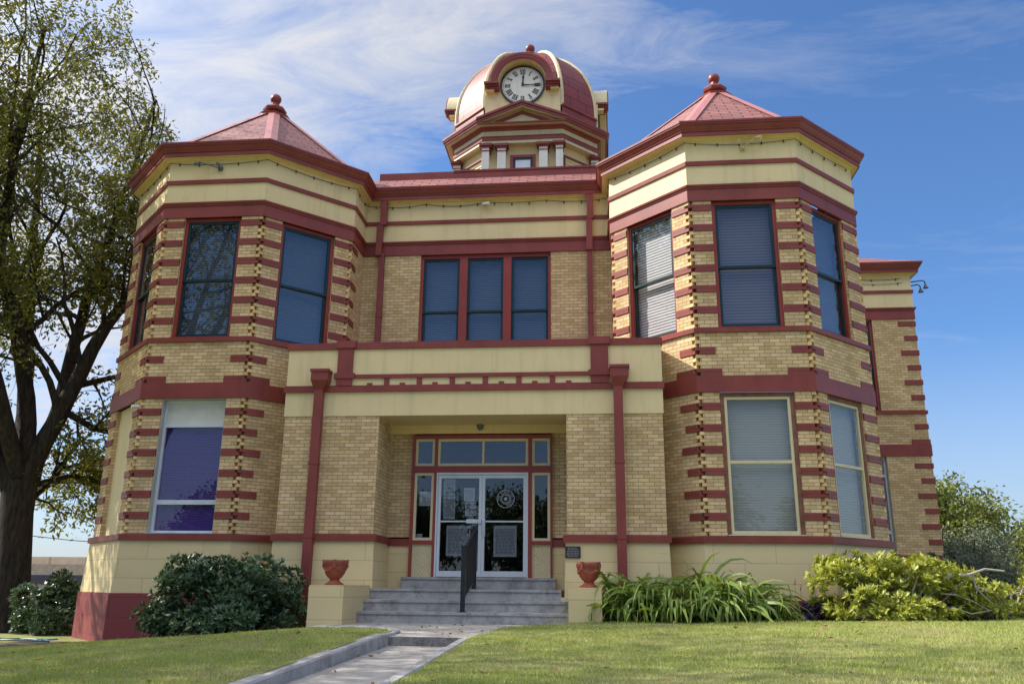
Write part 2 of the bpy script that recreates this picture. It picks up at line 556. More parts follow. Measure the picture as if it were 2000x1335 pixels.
# ------------------------------------------------------------------ mesh helpers
class MB:
    """collects faces, with per-loop uv and a material slot"""

    def __init__(s):
        s.v, s.f, s.uv, s.m = [], [], [], []

    def face(s, pts, uv=None, m=0):
        i = len(s.v)
        s.v.extend([tuple(p) for p in pts])
        s.f.append(list(range(i, i + len(pts))))
        s.uv.append(uv or [(0, 0)] * len(pts))
        s.m.append(m)

    def box(s, F, s0, s1, o0, o1, z0, z1, m=0):
        """axis box in a local frame F(s, out, z)"""
        P = [F(a, b, c) for c in (z0, z1) for a, b in ((s0, o0), (s1, o0), (s1, o1), (s0, o1))]
        w, d, h = abs(s1 - s0), abs(o1 - o0), abs(z1 - z0)
        for q, (a, b) in (((0, 1, 2, 3), (w, d)), ((4, 5, 6, 7), (w, d)), ((0, 1, 5, 4), (w, h)), ((3, 2, 6, 7), (w, h)), ((1, 2, 6, 5), (d, h)), ((0, 3, 7, 4), (d, h))):
            s.face([P[k] for k in q], [(0, 0), (a, 0), (a, b), (0, b)], m)

    def tube(s, pts, radii, n=8, cap=True, m=0):
        pts = [Vector(p) for p in pts]
        if isinstance(radii, (int, float)):
            radii = [radii] * len(pts)
        rings = []
        ref = None
        for i, p in enumerate(pts):
            a = pts[min(i + 1, len(pts) - 1)] - pts[max(i - 1, 0)]
            a = a.normalized() if a.length > 1e-9 else Vector((0, 0, 1))
            if ref is None:
                ref = Vector((1, 0, 0)) if abs(a.x) < 0.8 else Vector((0, 1, 0))
            u = (ref - a * ref.dot(a))
            u = u.normalized() if u.length > 1e-6 else a.orthogonal().normalized()
            ref = u
            w = a.cross(u)
            i0 = len(s.v)
            for k in range(n):
                t = 2 * math.pi * k / n
                s.v.append(tuple(p + (u * math.cos(t) + w * math.sin(t)) * radii[i]))
            rings.append(i0)
        for a, b in zip(rings, rings[1:]):
            for k in range(n):
                s.f.append([a + k, a + (k + 1) % n, b + (k + 1) % n, b + k])
                s.uv.append([(0, 0)] * 4)
                s.m.append(m)
        if cap:
            for r in (rings[0], rings[-1]):
                s.f.append([r + k for k in range(n)])
                s.uv.append([(0, 0)] * n)
                s.m.append(m)

    def lathe(s, prof, c, n=24, m=0, sx=1.0, sy=1.0, phase=0.0):
        """profile [(r, z)] turned about the vertical through c"""
        i0 = len(s.v)
        for r, z in prof:
            for k in range(n):
                t = 2 * math.pi * k / n + phase
                s.v.append((c[0] + r * sx * math.cos(t), c[1] + r * sy * math.sin(t), c[2] + z))
        for j in range(len(prof) - 1):
            for k in range(n):
                a = i0 + j * n + k
                b = i0 + j * n + (k + 1) % n
                s.f.append([a, b, b + n, a + n])
                s.uv.append([(0, 0)] * 4)
                s.m.append(m)
        for j in (0, len(prof) - 1):
            if prof[j][0] > 1e-4:
                s.f.append([i0 + j * n + k for k in range(n)])
                s.uv.append([(0, 0)] * n)
                s.m.append(m)

    def sweep(s, path, prof, m=0, closed=False, uvs=True, only=None):
        """mitred sweep of [(out, z)] along a plan path; outside = right of travel reversed (-n)"""
        path = [Vector((p[0], p[1])) for p in path]
        k = len(path)
        nrm = []
        for i in range(k if closed else k - 1):
            t = (path[(i + 1) % k] - path[i]).normalized()
            nrm.append(Vector((t.y, -t.x)))
        mit = []
        for i in range(k):
            if closed:
                a, b = nrm[i - 1], nrm[i]
            else:
                a = nrm[max(i - 1, 0)]
                b = nrm[min(i, len(nrm) - 1)]
            q = (a + b)
            mit.append(q / (1 + a.dot(b)))
        d = 0.0
        for i in range(k if closed else k - 1):
            j = (i + 1) % k
            ln = (path[j] - path[i]).length
            h = 0.0
            if only is not None and i not in only:
                continue
            for (o0, z0), (o1, z1) in zip(prof, prof[1:]):
                dh = math.hypot(o1 - o0, z1 - z0)
                P = [path[i] + mit[i] * o0, path[j] + mit[j] * o0, path[j] + mit[j] * o1, path[i] + mit[i] * o1]
                zz = [z0, z0, z1, z1]
                if uvs == 'z':
                    uv = [(d, z0), (d + ln, z0), (d + ln, z1), (d, z1)]
                else:
                    uv = [(d, h), (d + ln, h), (d + ln, h + dh), (d, h + dh)]
                s.face([(p.x, p.y, z) for p, z in zip(P, zz)], uv, m)
                h += dh
            d += ln
        if not closed:
            for i in (0, k - 1):
                s.face([(*(path[i] + mit[i] * o), z) for o, z in prof], None, m)

    def build(s, name, mat, parent=None, origin=None, smooth=False, recalc=True):
        me = bpy.data.meshes.new(name)
        off = Vector((0, 0, 0))
        o = None
        if parent is not None:
            r = parent
            while r is not None:
                off += r.location
                r = r.parent
        elif origin is not None:
            off = Vector(origin)
        v = np.array(s.v, dtype=np.float64).reshape(-1, 3) - np.array(off)
        me.from_pydata(v.tolist(), [], s.f)
        ul = me.uv_layers.new(name='UVMap')
        flat = np.array([c for u in s.uv for p in u for c in p], dtype=np.float32)
        ul.data.foreach_set('uv', flat)
        mats = mat if isinstance(mat, (list, tuple)) else [mat]
        for mm in mats:
            me.materials.append(mm)
        if len(mats) > 1:
            me.polygons.foreach_set('material_index', np.array(s.m, dtype=np.int32))
        if recalc:
            bm = bmesh.new()
            bm.from_mesh(me)
            bmesh.ops.remove_doubles(bm, verts=bm.verts, dist=1e-5)
            bmesh.ops.recalc_face_normals(bm, faces=bm.faces)
            bm.to_mesh(me)
            bm.free()
        if smooth:
            me.polygons.foreach_set('use_smooth', np.ones(len(me.polygons), dtype=bool))
            try:
                me.set_sharp_from_angle(angle=rad(40))
            except Exception:
                pass
        o = bpy.data.objects.new(name, me)
        COL.objects.link(o)
        if parent is not None:
            o.parent = parent
        elif origin is not None:
            o.location = origin
        return o


def tag(o, label=None, cat=None, group=None, kind=None):
    for k, v in (('label', label), ('category', cat), ('group', group), ('kind', kind)):
        if v:
            o[k] = v
    return o


def thing(name, label, cat, loc, group=None, kind=None):
    o = bpy.data.objects.new(name, None)
    o.empty_display_size = 0.3
    COL.objects.link(o)
    o.location = loc
    return tag(o, label, cat, group, kind)


def copy_tree(o, parent=None):
    c = o.copy()
    COL.objects.link(c)
    if parent is not None:
        c.parent = parent
    for ch in list(o.children):
        copy_tree(ch, c)
    return c


def frame(o, t):
    """F(s, out, z): along tangent t from plan point o, outwards to the viewer's side"""
    t = Vector((t[0], t[1])).normalized()
    n = Vector((t.y, -t.x))
    o = Vector((o[0], o[1]))

    def F(s, out, z):
        p = o + t * s + n * out
        return (p.x, p.y, z)
    return F


XF = frame((0, 0), (1, 0))            # s = x, out = -y

# ------------------------------------------------------------------ plan of the courthouse
xL, xR, yF, hw, dd = -6.7346, 5.0626, 0.1344, 1.1596, 1.6202
yM, yW = 2.7632, 9.0
ZG = -0.75
zL1, zL0, zM1, zM0, zS1, zS0, zA1, zA0, zF, zC = 1.502, 1.638, 4.4605, 4.797, 5.711, 5.824, 8.660, 9.024, 10.083, 10.425
P = [(xL - hw - dd, yW), (xL - hw - dd, yF + dd), (xL - hw, yF), (xL + hw, yF), (xL + hw + dd, yF + dd), (xL + hw + dd, yM),
     (xR - hw - dd, yM), (xR - hw - dd, yF + dd), (xR - hw, yF), (xR + hw, yF), (xR + hw + dd, yF + dd), (xR + hw + dd, yW), (11.6, yW), (11.6, 22.5)]
PL = [(-12.3, 22.5), (-12.3, yW)] + P
FULL = PL
house = thing('courthouse', 'two storey tan brick courthouse with maroon bands, twin octagonal bays and a domed clock tower', 'courthouse', (-0.836, 0.0, 0.0))
C_LOW, C_SPN, C_UP = (zL0 - zM1) / -39.0, (zS1 - zM0) / 12.0, (zA1 - zS0) / 37.0
NT = 0.085           # width of the notched strip at the corners


def strip(mb, F, s0, s1, z0, z1, course, out=0.0):
    k = 0.0745
    mb.face([F(s0, out, z0), F(s1, out, z0), F(s1, out, z1), F(s0, out, z1)],
            [(s0 / k, 0), (s1 / k, 0), (s1 / k, (z1 - z0) / course), (s0 / k, (z1 - z0) / course)])


def reveal(mb, F, s, z0, z1, course, o0, o1):
    k = 0.0745
    mb.face([F(s, o0, z0), F(s, o1, z0), F(s, o1, z1), F(s, o0, z1)],
            [(0, 0), (abs(o1 - o0) / k, 0), (abs(o1 - o0) / k, (z1 - z0) / course), (0, (z1 - z0) / course)])


ZONES = {'low': (zL0, zM1, C_LOW, 39), 'spandrel': (zM0, zS1, C_SPN, 12), 'up': (zS0, zA1, C_UP, 37)}


def wall_face(mb, F, Ln, n0, n1, holes):
    """one brick wall face with per-zone openings; n0/n1: notch strips at its ends"""
    a, b = (NT if n0 else 0), Ln - (NT if n1 else 0)
    for zn, (z0, z1, c, cnt) in ZONES.items():
        h = holes.get(zn)
        if h:
            strip(mb, F, a, h[0], z0, z1, c)
            strip(mb, F, h[1], b, z0, z1, c)
            reveal(mb, F, h[0], z0, z1, c, 0, -0.24)
            reveal(mb, F, h[1], z0, z1, c, 0, -0.24)
        else:
            strip(mb, F, a, b, z0, z1, c)
        for e, nn in ((a, n0), (b, n1)):
            if nn:
                reveal(mb, F, e, z0, z1, c, 0, -0.1)


def red_courses(zn):
    """courses (from the bottom) that are painted red: list of first indices of pairs"""
    if zn == 'low':
        return [39 - 3 - 2 - 6 * i for i in range(6)]
    if zn == 'spandrel':
        return [0, 6]
    return [37 - 1 - 2 - 6 * i for i in range(6)]


def quoins(yel, red, Fa, La, Fb, Lb, wa, wb):
    """checkered corner between the end of face a and the start of face b.
    wa/wb: function(zone, i) -> length of the red quoin on that face"""
    for zn, (z0, z1, c, cnt) in ZONES.items():
        reds = red_courses(zn)
        rset = {}
        for i, r in enumerate(reds):
            rset[r] = i
            rset[r + 1] = i
        for k in range(cnt):
            zz0, zz1 = z0 + k * c + 0.004, z0 + (k + 1) * c - 0.004
            pr_ = 0.02 if k in rset else 0.0
            mb = red.setdefault((id(Fa), zn, rset[k]), MB()) if k in rset else yel
            if k % 2 == 0:
                mb.box(Fa, La - NT - (0.002 if not pr_ else 0), La, -0.09, pr_, zz0, zz1)
            else:
                mb.box(Fb, 0, NT + (0.002 if not pr_ else 0), -0.09, pr_, zz0, zz1)
        for i, r in enumerate(reds):
            la, lb = wa(zn, i), wb(zn, i)
            rq = red.setdefault((id(Fa), zn, i), MB())
            for q in (0, 1):
                a0, a1 = z0 + (r + q) * c + 0.0035, z0 + (r + q + 1) * c - 0.0035 + (0.003 if q == 0 else 0)
                if la:
                    rq.box(Fa, La - la, La - NT - 0.001, -0.02, 0.02, a0, a1)
                if lb:
                    rq.box(Fb, NT + 0.001, lb, -0.02, 0.02, a0, a1)


OPN = {  # openings on the faces: (s0, s1)
    'up': (0.485, 1.835), 'lowB': (0.43, 1.90), 'lowC': (0.40, 1.75)}
rngq = random.Random(4)


def bay(cx, side):
    wall, yel, red = MB(), MB(), {}
    pts = [(cx - hw - dd, yF + dd), (cx - hw, yF), (cx + hw, yF), (cx + hw + dd, yF + dd)]
    Ld = dd * math.sqrt(2)
    fA, fB, fC = frame(pts[0], (1, -1)), frame(pts[1], (1, 0)), frame(pts[2], (1, 1))
    yb0 = yW if side == 'L' else yM
    yb1 = yM if side == 'L' else yW
    fZ = frame((pts[0][0], yb0), (0, -1))
    fD = frame(pts[3], (0, 1))
    LZ, LD = yb0 - pts[0][1], yb1 - pts[3][1]
    up = OPN['up']
    if side == 'L':
        hA = {'up': up, 'low': (0.50, 1.86)}
        hB = {'up': up, 'low': (0.49, 1.92)}
        hC = {'up': up}
    else:
        hA = {'up': up}
        hB = {'up': up, 'low': OPN['lowB']}
        hC = {'up': (0.45, 1.70), 'low': OPN['lowC']}
    wall_face(wall, fZ, LZ, False, True, {})
    wall_face(wall, fA, Ld, True, True, hA)
    wall_face(wall, fB, 2 * hw, True, True, hB)
    wall_face(wall, fC, Ld, True, True, hC)
    wall_face(wall, fD, LD, True, False, {})
    # recessed core behind the corner notches
    for p0, p1 in zip(([(pts[0][0], yb0)] + pts), (pts + [(pts[3][0], yb1)])):
        pass
    ring = [(pts[0][0], yb0)] + pts + [(pts[3][0], yb1)]
    for i in range(1, 5):
        a, b, c = Vector(ring[i - 1]), Vector(ring[i]), Vector(ring[i + 1])
        t0, t1 = (b - a).normalized(), (c - b).normalized()
        n0, n1 = Vector((t0.y, -t0.x)), Vector((t1.y, -t1.x))
        m = (n0 + n1) / (1 + n0.dot(n1))
        q = b - m * 0.088
        e0, e1 = q - t0 * 0.3, q + t1 * 0.3
        for u, v in ((e0, q), (q, e1)):
            wall.face([(u.x, u.y, zL0), (v.x, v.y, zL0), (v.x, v.y, zA1), (u.x, u.y, zA1)],
                      [(0, 0), (4, 0), (4, 94), (0, 94)])

    def ln(h, end, short=0.0):
        def w(zn, i):
            if zn in h:
                s0, s1 = h[zn]
                return (short_end(end, s0, s1))
            return (0.46 if i % 2 == 0 else 0.33) + rngq.uniform(-0.01, 0.01)

        def short_end(end, s0, s1):
            return s0 if end == 0 else None
        return w

    def wl(h, Lf, end):
        def w(zn, i):
            if zn in h:
                return h[zn][0] if end == 0 else Lf - h[zn][1]
            return (0.45 if i % 2 == 0 else 0.34) + (0.06 if zn == 'spandrel' else 0)
        return w
    quoins(yel, red, fZ, LZ, fA, Ld, wl({}, LZ, 1), wl(hA, Ld, 0))
    quoins(yel, red, fA, Ld, fB, 2 * hw, wl(hA, Ld, 1), wl(hB, 2 * hw, 0))
    quoins(yel, red, fB, 2 * hw, fC, Ld, wl(hB, 2 * hw, 1), wl(hC, Ld, 0))
    quoins(yel, red, fC, Ld, fD, LD, wl(hC, Ld, 1), wl({}, LD, 0))
    w = wall.build('bay_wall', BRICK, house)
    yel.build('corner_brick', CBRICK, w)
    for q in red.values():
        q.build('quoin', RED, w)
    return dict(A=fA, B=fB, C=fC, hA=hA, hB=hB, hC=hC, pts=pts)


bl = bay(xL, 'L')
br = bay(xR, 'R')

# main front between the bays, side wings, back
mw = MB()
Fm = frame(P[5], (1, 0))
Lm = P[6][0] - P[5][0]
T0, T1 = -2.466 - P[5][0], 0.803 - P[5][0]
z0, z1, c_, n_ = ZONES['up']
strip(mw, Fm, 0, T0, z0, z1, c_)
strip(mw, Fm, T1, Lm, z0, z1, c_)
strip(mw, Fm, 0, Lm, 5.3, zS0, C_SPN)
reveal(mw, Fm, T0, z0, z1, c_, 0, -0.24)
reveal(mw, Fm, T1, z0, z1, c_, 0, -0.24)
mw.build('front_wall', BRICK, house)

ww = MB()
Fw = frame(P[11], (1, 0))
Lw = P[12][0] - P[11][0]
WO = (10.34 - 1.35 - P[11][0], 10.34 - P[11][0])
wall_face(ww, Fw, Lw, False, False, {'up': WO, 'low': WO})
Fw2 = frame(P[12], (0, 1))
wall_face(ww, Fw2, 13.5, False, False, {})
wl2 = MB()
FwL = frame((-12.3, yW), (1, 0))
wall_face(wl2, FwL, 12.3 + P[0][0], False, False, {})
FwL2 = frame((-12.3, 22.5), (0, -1))
wall_face(wl2, FwL2, 13.5, False, False, {})
wl2.build('wing_wall', BRICK, house)
wv = ww.build('wing_wall', BRICK, house)
for zn, (z0, z1, c, cnt) in ZONES.items():
    for i, r in enumerate(red_courses(zn)):
        la = 0.50 if i % 2 == 0 else 0.36
        wred = MB()
        wred.box(Fw, Lw - la, Lw + 0.025, -0.3, 0.025, z0 + r * c + 0.003, z0 + (r + 2) * c - 0.003)
        wred.build('quoin', RED, wv)
bk = MB()
for a, b in (((11.6, 22.5), (11.6, 28)), ((11.6, 28), (-12.3, 28)), ((-12.3, 28), (-12.3, 22.5))):
    bk.sweep([a, b], [(0, ZG), (0, zA1)], uvs=True)
bk.build('back_wall', CREAM, house)

# horizontal bands (continuous mitred runs round the whole plan)


def band(name, mat, prof, paths, parent=house):
    for p in paths:
        mb = MB()
        mb.sweep(p, prof)
        o = mb.build(name, mat, parent)
    return o


half_l, half_r = FULL[:8], FULL[8:]
band('lintel_band', RED, [(-0.02, zA1), (0.03, zA1), (0.03, zA0 - 0.095), (0.048, zA0 - 0.09), (0.052, zA0 - 0.06), (0.075, zA0 - 0.045), (0.082, zA0 - 0.004), (0.02, zA0)], [FULL])
band('frieze', CREAM, [(0.02, zA0), (0.022, zF)], [FULL])
band('frieze_stripe', RED, [(0.02, 9.488), (0.055, 9.49), (0.062, 9.585), (0.02, 9.592)], [FULL])
band('soffit', CREAM, [(0.02, zF - 0.0), (0.06, zF + 0.012), (0.07, zF + 0.03), (0.20, zF + 0.034)], [FULL])
corn = band('cornice', RED, [(0.19, 10.112), (0.216, 10.112), (0.218, 10.208), (0.238, 10.21), (0.242, 10.232), (0.262, 10.255), (0.290, 10.305), (0.300, 10.335), (0.318, 10.34), (0.322, 10.375), (0.336, 10.38), (0.338, 10.425), (0.30, 10.432), (0.0, 10.44)], [FULL])
band('middle_band', RED, [(-0.02, zM1), (0.032, zM1), (0.034, zM0), (-0.02, zM0)], [half_l, half_r])
band('sill_band', RED, [(-0.02, zS1), (0.045, zS1), (0.048, zS0 - 0.015), (-0.02, zS0)], [half_l, half_r])
band('ledge', RED, [(-0.03, zL1), (0.095, zL1), (0.098, zL0 - 0.02), (-0.02, zL0)], [half_l, half_r])
for p in (half_l, half_r):
    base = MB()
    base.sweep(p, [(0.11, 0.45), (0.045, zL1)], uvs='z')
    base.build('foundation', BLOCK, house)
    based = MB()
    based.sweep(p, [(0.14, ZG - 0.3), (0.14, 0.455), (0.10, 0.468)], uvs='z')
    based.build('plinth_course', BLOCKR, house)

# ------------------------------------------------------------------ roofs
YC = yF + hw + dd


def bay_roof(cx, label):
    o = 0.05
    h = hw + o * 0.4142
    R = hw + dd + o
    oc = [(-h, -R), (h, -R), (R, -h), (R, h), (h, R), (-h, R), (-R, h), (-R, -h)]
    zt, k = 12.74, 0.40 / R
    mb = MB()
    for i in range(8):
        a, b = oc[i], oc[(i + 1) % 8]
        w = math.hypot(b[0] - a[0], b[1] - a[1])
        s = math.hypot(R * (1 - k), zt - 10.435)
        pa, pb = (cx + a[0], YC + a[1], 10.435), (cx + b[0], YC + b[1], 10.435)
        qa, qb = (cx + a[0] * k, YC + a[1] * k, zt), (cx + b[0] * k, YC + b[1] * k, zt)
        mb.face([pa, pb, qb, qa], [(-w / 2, 0), (w / 2, 0), (w / 2 * k, s), (-w / 2 * k, s)])
    roof = mb.build('bay_roof', SHINGLE, house)
    hp = MB()
    for i in range(8):
        a = oc[i]
        p0 = Vector((cx + a[0] * 0.995, YC + a[1] * 0.995, 10.45))
        p1 = Vector((cx + a[0] * k, YC + a[1] * k, zt + 0.02))
        ax = (p1 - p0).normalized()
        side_ = ax.cross(Vector((a[0], a[1], 0)).normalized()).normalized()
        upn = side_.cross(ax).normalized()
        if upn.z < 0:
            upn = -upn
        for sgn in (-1, 1):
            w0 = side_ * 0.155 * sgn - upn * 0.04
            hp.face([p0 + upn * 0.02, p0 + w0 + upn * 0.02, p1 + w0 * 0.95 + upn * 0.02, p1 + upn * 0.02])
    hp.build('hip_flashing', HIP, roof)
    fb = MB()
    ph = math.pi / 8
    fb.lathe([(0.36, -0.04), (0.46, 0.0), (0.475, 0.07), (0.41, 0.11), (0.25, 0.15), (0.22, 0.235), (0.30, 0.265), (0.32, 0.33), (0.28, 0.385), (0.14, 0.43), (0.10, 0.47), (0.10, 0.56)], (cx, YC, zt), 8, phase=ph)
    f = fb.build('finial', RED, house)
    bb = MB()
    pr = [(0.148 * math.sin(math.pi * t / 14) if 0 < t < 14 else 0.001, -0.148 * math.cos(math.pi * t / 14)) for t in range(15)]
    pr[0] = (0.07, -0.135)
    bb.lathe(pr, (cx, YC, 13.425), 20)
    bb.lathe([(0.085, -0.2), (0.06, -0.12)], (cx, YC, 13.425), 12)
    bb.build('ball', RED, f, smooth=True)


bay_roof(xL, 'L')
bay_roof(xR, 'R')
rf = MB()
y0r, L_ = yM - 0.30, 0.75
ys, zs = math.cos(rad(40)) * L_, math.sin(rad(40)) * L_
rf.face([(-4.6, y0r, 10.436), (3.2, y0r, 10.436), (3.2, y0r + ys, 10.436 + zs), (-4.6, y0r + ys, 10.436 + zs)], [(0, 0), (7.8, 0), (7.8, L_), (0, L_)])
mr = rf.build('front_roof', SHINGLE, house)
cp_ = MB()
cp_.box(XF, -3.72, 3.2, -(y0r + ys + 0.35), -(y0r + ys - 0.02), 10.86, 11.10)
cp_.box(XF, -1.75, 3.2, -(y0r + ys + 0.05), -(y0r + ys - 0.045), 11.075, 11.125)
cp_.build('roof_parapet', RED, mr)
dk = MB()
dk.face([(-9.4, yM + 0.5, 10.6), (7.7, yM + 0.5, 10.6), (7.7, 28, 10.6), (-9.4, 28, 10.6)])
dk.build('roof_deck', SHINGLE, house)
for sx, x_in, x_out in ((1, 4.5, 11.92), (-1, -6.5, -12.62)):
    wr = MB()
    e = [(x_in, 8.69), (x_out, 8.69), (x_out, 22.8), (x_in, 22.8)]
    ridge = [(x_in, 15.75), (x_out - sx * 6.5, 15.75)]
    zr = 10.435 + 3.4
    wr.face([(*e[0], 10.435), (*e[1], 10.435), (*ridge[1], zr), (*ridge[0], zr)], [(0, 0), (7.4, 0), (1, 7.8), (0, 7.8)])
    wr.face([(*e[1], 10.435), (*e[2], 10.435), (*ridge[1], zr)], [(0, 0), (14, 0), (7, 7.4)])
    wr.face([(*e[2], 10.435), (*e[3], 10.435), (*ridge[0], zr), (*ridge[1], zr)], [(0, 0), (7.4, 0), (7.4, 7.8), (1, 7.8)])
    wr.build('wing_roof', SHINGLE, house)

# ------------------------------------------------------------------ porch
PX0, PX1, OX0, OX1, YD = -4.60, 3.175, -2.597, 1.2547, 1.1638
zk, zb0, zb1, zc1, zc0 = 4.015, 4.515, 4.655, 5.435, 5.585
pw = MB()
c = C_LOW
strip(pw, XF, PX0, OX0, zL0, zk, c)
pw2 = MB()
strip(pw2, XF, OX1, PX1, zL0, zk, c)
for w_, x, y1 in ((pw, PX0, 1.6), (pw2, PX1, 1.6), (pw, OX0, YD), (pw2, OX1, YD)):
    reveal(w_, XF, x, zL0, zk, c, 0, -y1)
FB = frame((0, YD + 0.03), (1, 0))
strip(pw, FB, OX0, -2.09, zL0, zk, c)
strip(pw2, FB, 0.89, OX1, zL0, zk, c)
pwall = pw.build('porch_wall', BRICK, house)
pw2.build('porch_wall', BRICK, house)
pc = MB()
pc.box(XF, PX0 - 0.02, PX1 + 0.02, -2.0, 0.02, zk, zc1)
pc.build('porch_beam', CREAM, house)
lt = MB()
lt.box(XF, OX0, OX1, -YD - 0.02, -YD + 0.06, 3.83, zk - 0.002)
lt.build('porch_lintel', CREAM, house)
cpg = MB()
cpg.box(XF, PX0 - 0.045, PX1 + 0.045, -2.1, 0.055, zc1 + 0.001, zc0 - 0.02)
cpg.box(XF, PX0 - 0.03, PX1 + 0.03, -2.0, 0.04, zc0 - 0.021, zc0)
cpg.build('coping', RED, house)
bd = MB()
bd.box(XF, PX0 - 0.05, PX1 + 0.05, -1.9, 0.065, zb0, zb1 - 0.02)
bd.box(XF, PX0 - 0.04, PX1 + 0.04, -1.9, 0.05, zb1 - 0.021, zb1)
bd.build('parapet_band', RED, house)
us = MB()
us.box(XF, -3.21, 1.76, -0.1, 0.06, 4.805, 4.885)
us.build('parapet_strip', RED, house)
for xa, xb in ((-3.535, -3.21), (1.76, 2.12)):
    pm = MB()
    pm.box(XF, xa, xb, -0.1, 0.075, zb1 - 0.01, 5.46)
    pm.box(XF, xa - 0.05, xb + 0.05, -0.1, 0.10, 4.80, 4.915)
    pm.box(XF, xa - 0.045, xb + 0.045, -0.1, 0.105, 5.455, 5.61)
    pm.build('parapet_pilaster', RED, house)
for i in range(6):
    dm = MB()
    x = -2.47 + 0.69 * i
    dm.box(XF, x - 0.055, x + 0.055, -0.1, 0.045, zb1 - 0.005, 4.81)
    dm.build('long_dentil', RED, house)
for i in range(7):
    dm = MB()
    x = -2.83 + 0.69 * i
    dm.box(XF, x - 0.055, x + 0.055, -0.1, 0.045, zb1 - 0.005, 4.705)
    dm.build('short_dentil', RED, house)
# ledge and base of the porch, returning into the entrance
pl_, pr_ = [(PX0, 1.6), (PX0, 0), (OX0, 0), (OX0, YD)], [(OX1, YD), (OX1, 0), (PX1, 0), (PX1, 1.6)]
band('porch_ledge', RED, [(-0.03, zL1 - 0.01), (0.075, zL1 - 0.01), (0.078, zL0 - 0.02), (-0.02, zL0)], [pl_, pr_])
for p, (a, b) in ((pl_, (OX0, -2.09)), (pr_, (0.89, OX1))):
    pb = MB()
    pb.sweep(p, [(0.085, -0.6), (0.03, zL1 - 0.01)], uvs='z')
    pb.box(FB, a, b, -0.05, 0.02, 0.55, zL1 - 0.04)
    pb.build('porch_foundation', BLOCK, house)
    bl2 = MB()
    bl2.box(FB, a, b, -0.05, 0.05, zL1 - 0.041, zL0 - 0.03)
    bl2.build('entrance_ledge', RED, house)
yb = MB()
yb.box(XF, 1.135, 1.36, -0.05, 0.16, 0.40, 0.47)
yb.build('base_moulding', CREAMT, house)

# ------------------------------------------------------------------ entrance doors
FD = frame((0, YD), (1, 0))


def rect_frame(mb, F, x0, x1, z0, z1, w, o0, o1, wb=None, wt=None):
    wb = w if wb is None else wb
    wt = w if wt is None else wt
    mb.box(F, x0, x0 + w, o0, o1, z0, z1)
    mb.box(F, x1 - w, x1, o0, o1, z0, z1)
    mb.box(F, x0 + w, x1 - w, o0, o1, z1 - wt, z1)
    mb.box(F, x0 + w, x1 - w, o0, o1, z0, z0 + wb)


def pane(F, x0, x1, z0, z1, out, mat, parent, name='pane'):
    mb = MB()
    mb.box(F, x0, x1, out - 0.006, out, z0, z1)
    return mb.build(name, mat, parent)


ZD0 = 0.836
ds = MB()
for xa, xb in ((-2.107, -2.045), (-1.62, -1.56), (0.40, 0.475), (0.865, 0.905)):
    ds.box(FD, xa, xb, -0.06, 0.06, ZD0, 3.80)
ds.box(FD, -2.044, 0.864, -0.06, 0.055, 3.72, 3.80)
ds.box(FD, -2.044, 0.864, -0.055, 0.05, 2.99, 3.13)
for xa, xb in ((-2.044, -1.621), (0.476, 0.864)):
    ds.box(FD, xa, xb, -0.05, 0.045, 1.50, 1.575)
surround = ds.build('door_surround', REDW, house)
for x0, x1, z0, z1, mull in ((-2.043, -1.622, 3.132, 3.718, None), (-1.558, 0.398, 3.132, 3.718, -0.571), (0.477, 0.863, 3.132, 3.718, None),
                             (-2.043, -1.622, 1.577, 2.988, None), (0.477, 0.863, 1.577, 2.988, None)):
    mb = MB()
    rect_frame(mb, FD, x0, x1, z0, z1, 0.055, -0.04, 0.03)
    if mull is not None:
        mb.box(FD, mull - 0.022, mull + 0.022, -0.04, 0.028, z0 + 0.055, z1 - 0.055)
    fr = mb.build('sidelight_frame' if mull is None else 'transom_frame', CREAMT, house)
    pane(FD, x0 + 0.05, x1 - 0.05, z0 + 0.05, z1 - 0.05, 0.0, GLASSD, fr)
for x0, x1 in ((-2.043, -1.622), (0.477, 0.863)):
    mb = MB()
    mb.box(FD, x0, x1, -0.04, 0.0, ZD0, 1.498)
    rect_frame(mb, FD, x0, x1, ZD0, 1.498, 0.02, -0.04, 0.012)
    n = 11
    for i in range(-n, n * 2):
        # thin diagonal boards, clipped to the panel
        xa = x0 + 0.02 + i * 0.072
        seg = []
        for zz in (ZD0 + 0.02, 1.478):
            seg.append((xa + (1.478 - zz) * 1.0, zz))
        (xb, zb), (xt, zt) = seg
        lo, hi = x0 + 0.02, x1 - 0.02
        t0, t1 = 0.0, 1.0
        dx = xt - xb
        ta, tb = (hi - xb) / dx, (lo - xb) / dx
        t0, t1 = max(0, min(ta, tb)), min(1, max(ta, tb))
        if t1 - t0 < 0.02:
            continue
        pa = (xb + dx * t0, zb + (zt - zb) * t0)
        pb_ = (xb + dx * t1, zb + (zt - zb) * t1)
        mb.tube([FD(pa[0], 0.002, pa[1]), FD(pb_[0], 0.002, pb_[1])], 0.011, 4, cap=False)
    mb.build('boarded_panel', CREAMT, house)
jm = MB()
jm.box(FD, -1.559, -1.525, -0.05, 0.065, ZD0, 2.988)
jm.box(FD, 0.365, 0.399, -0.05, 0.065, ZD0, 2.988)
jm.box(FD, -1.524, 0.364, -0.05, 0.065, 2.945, 2.988)
jm.build('door_frame', ALU, house)
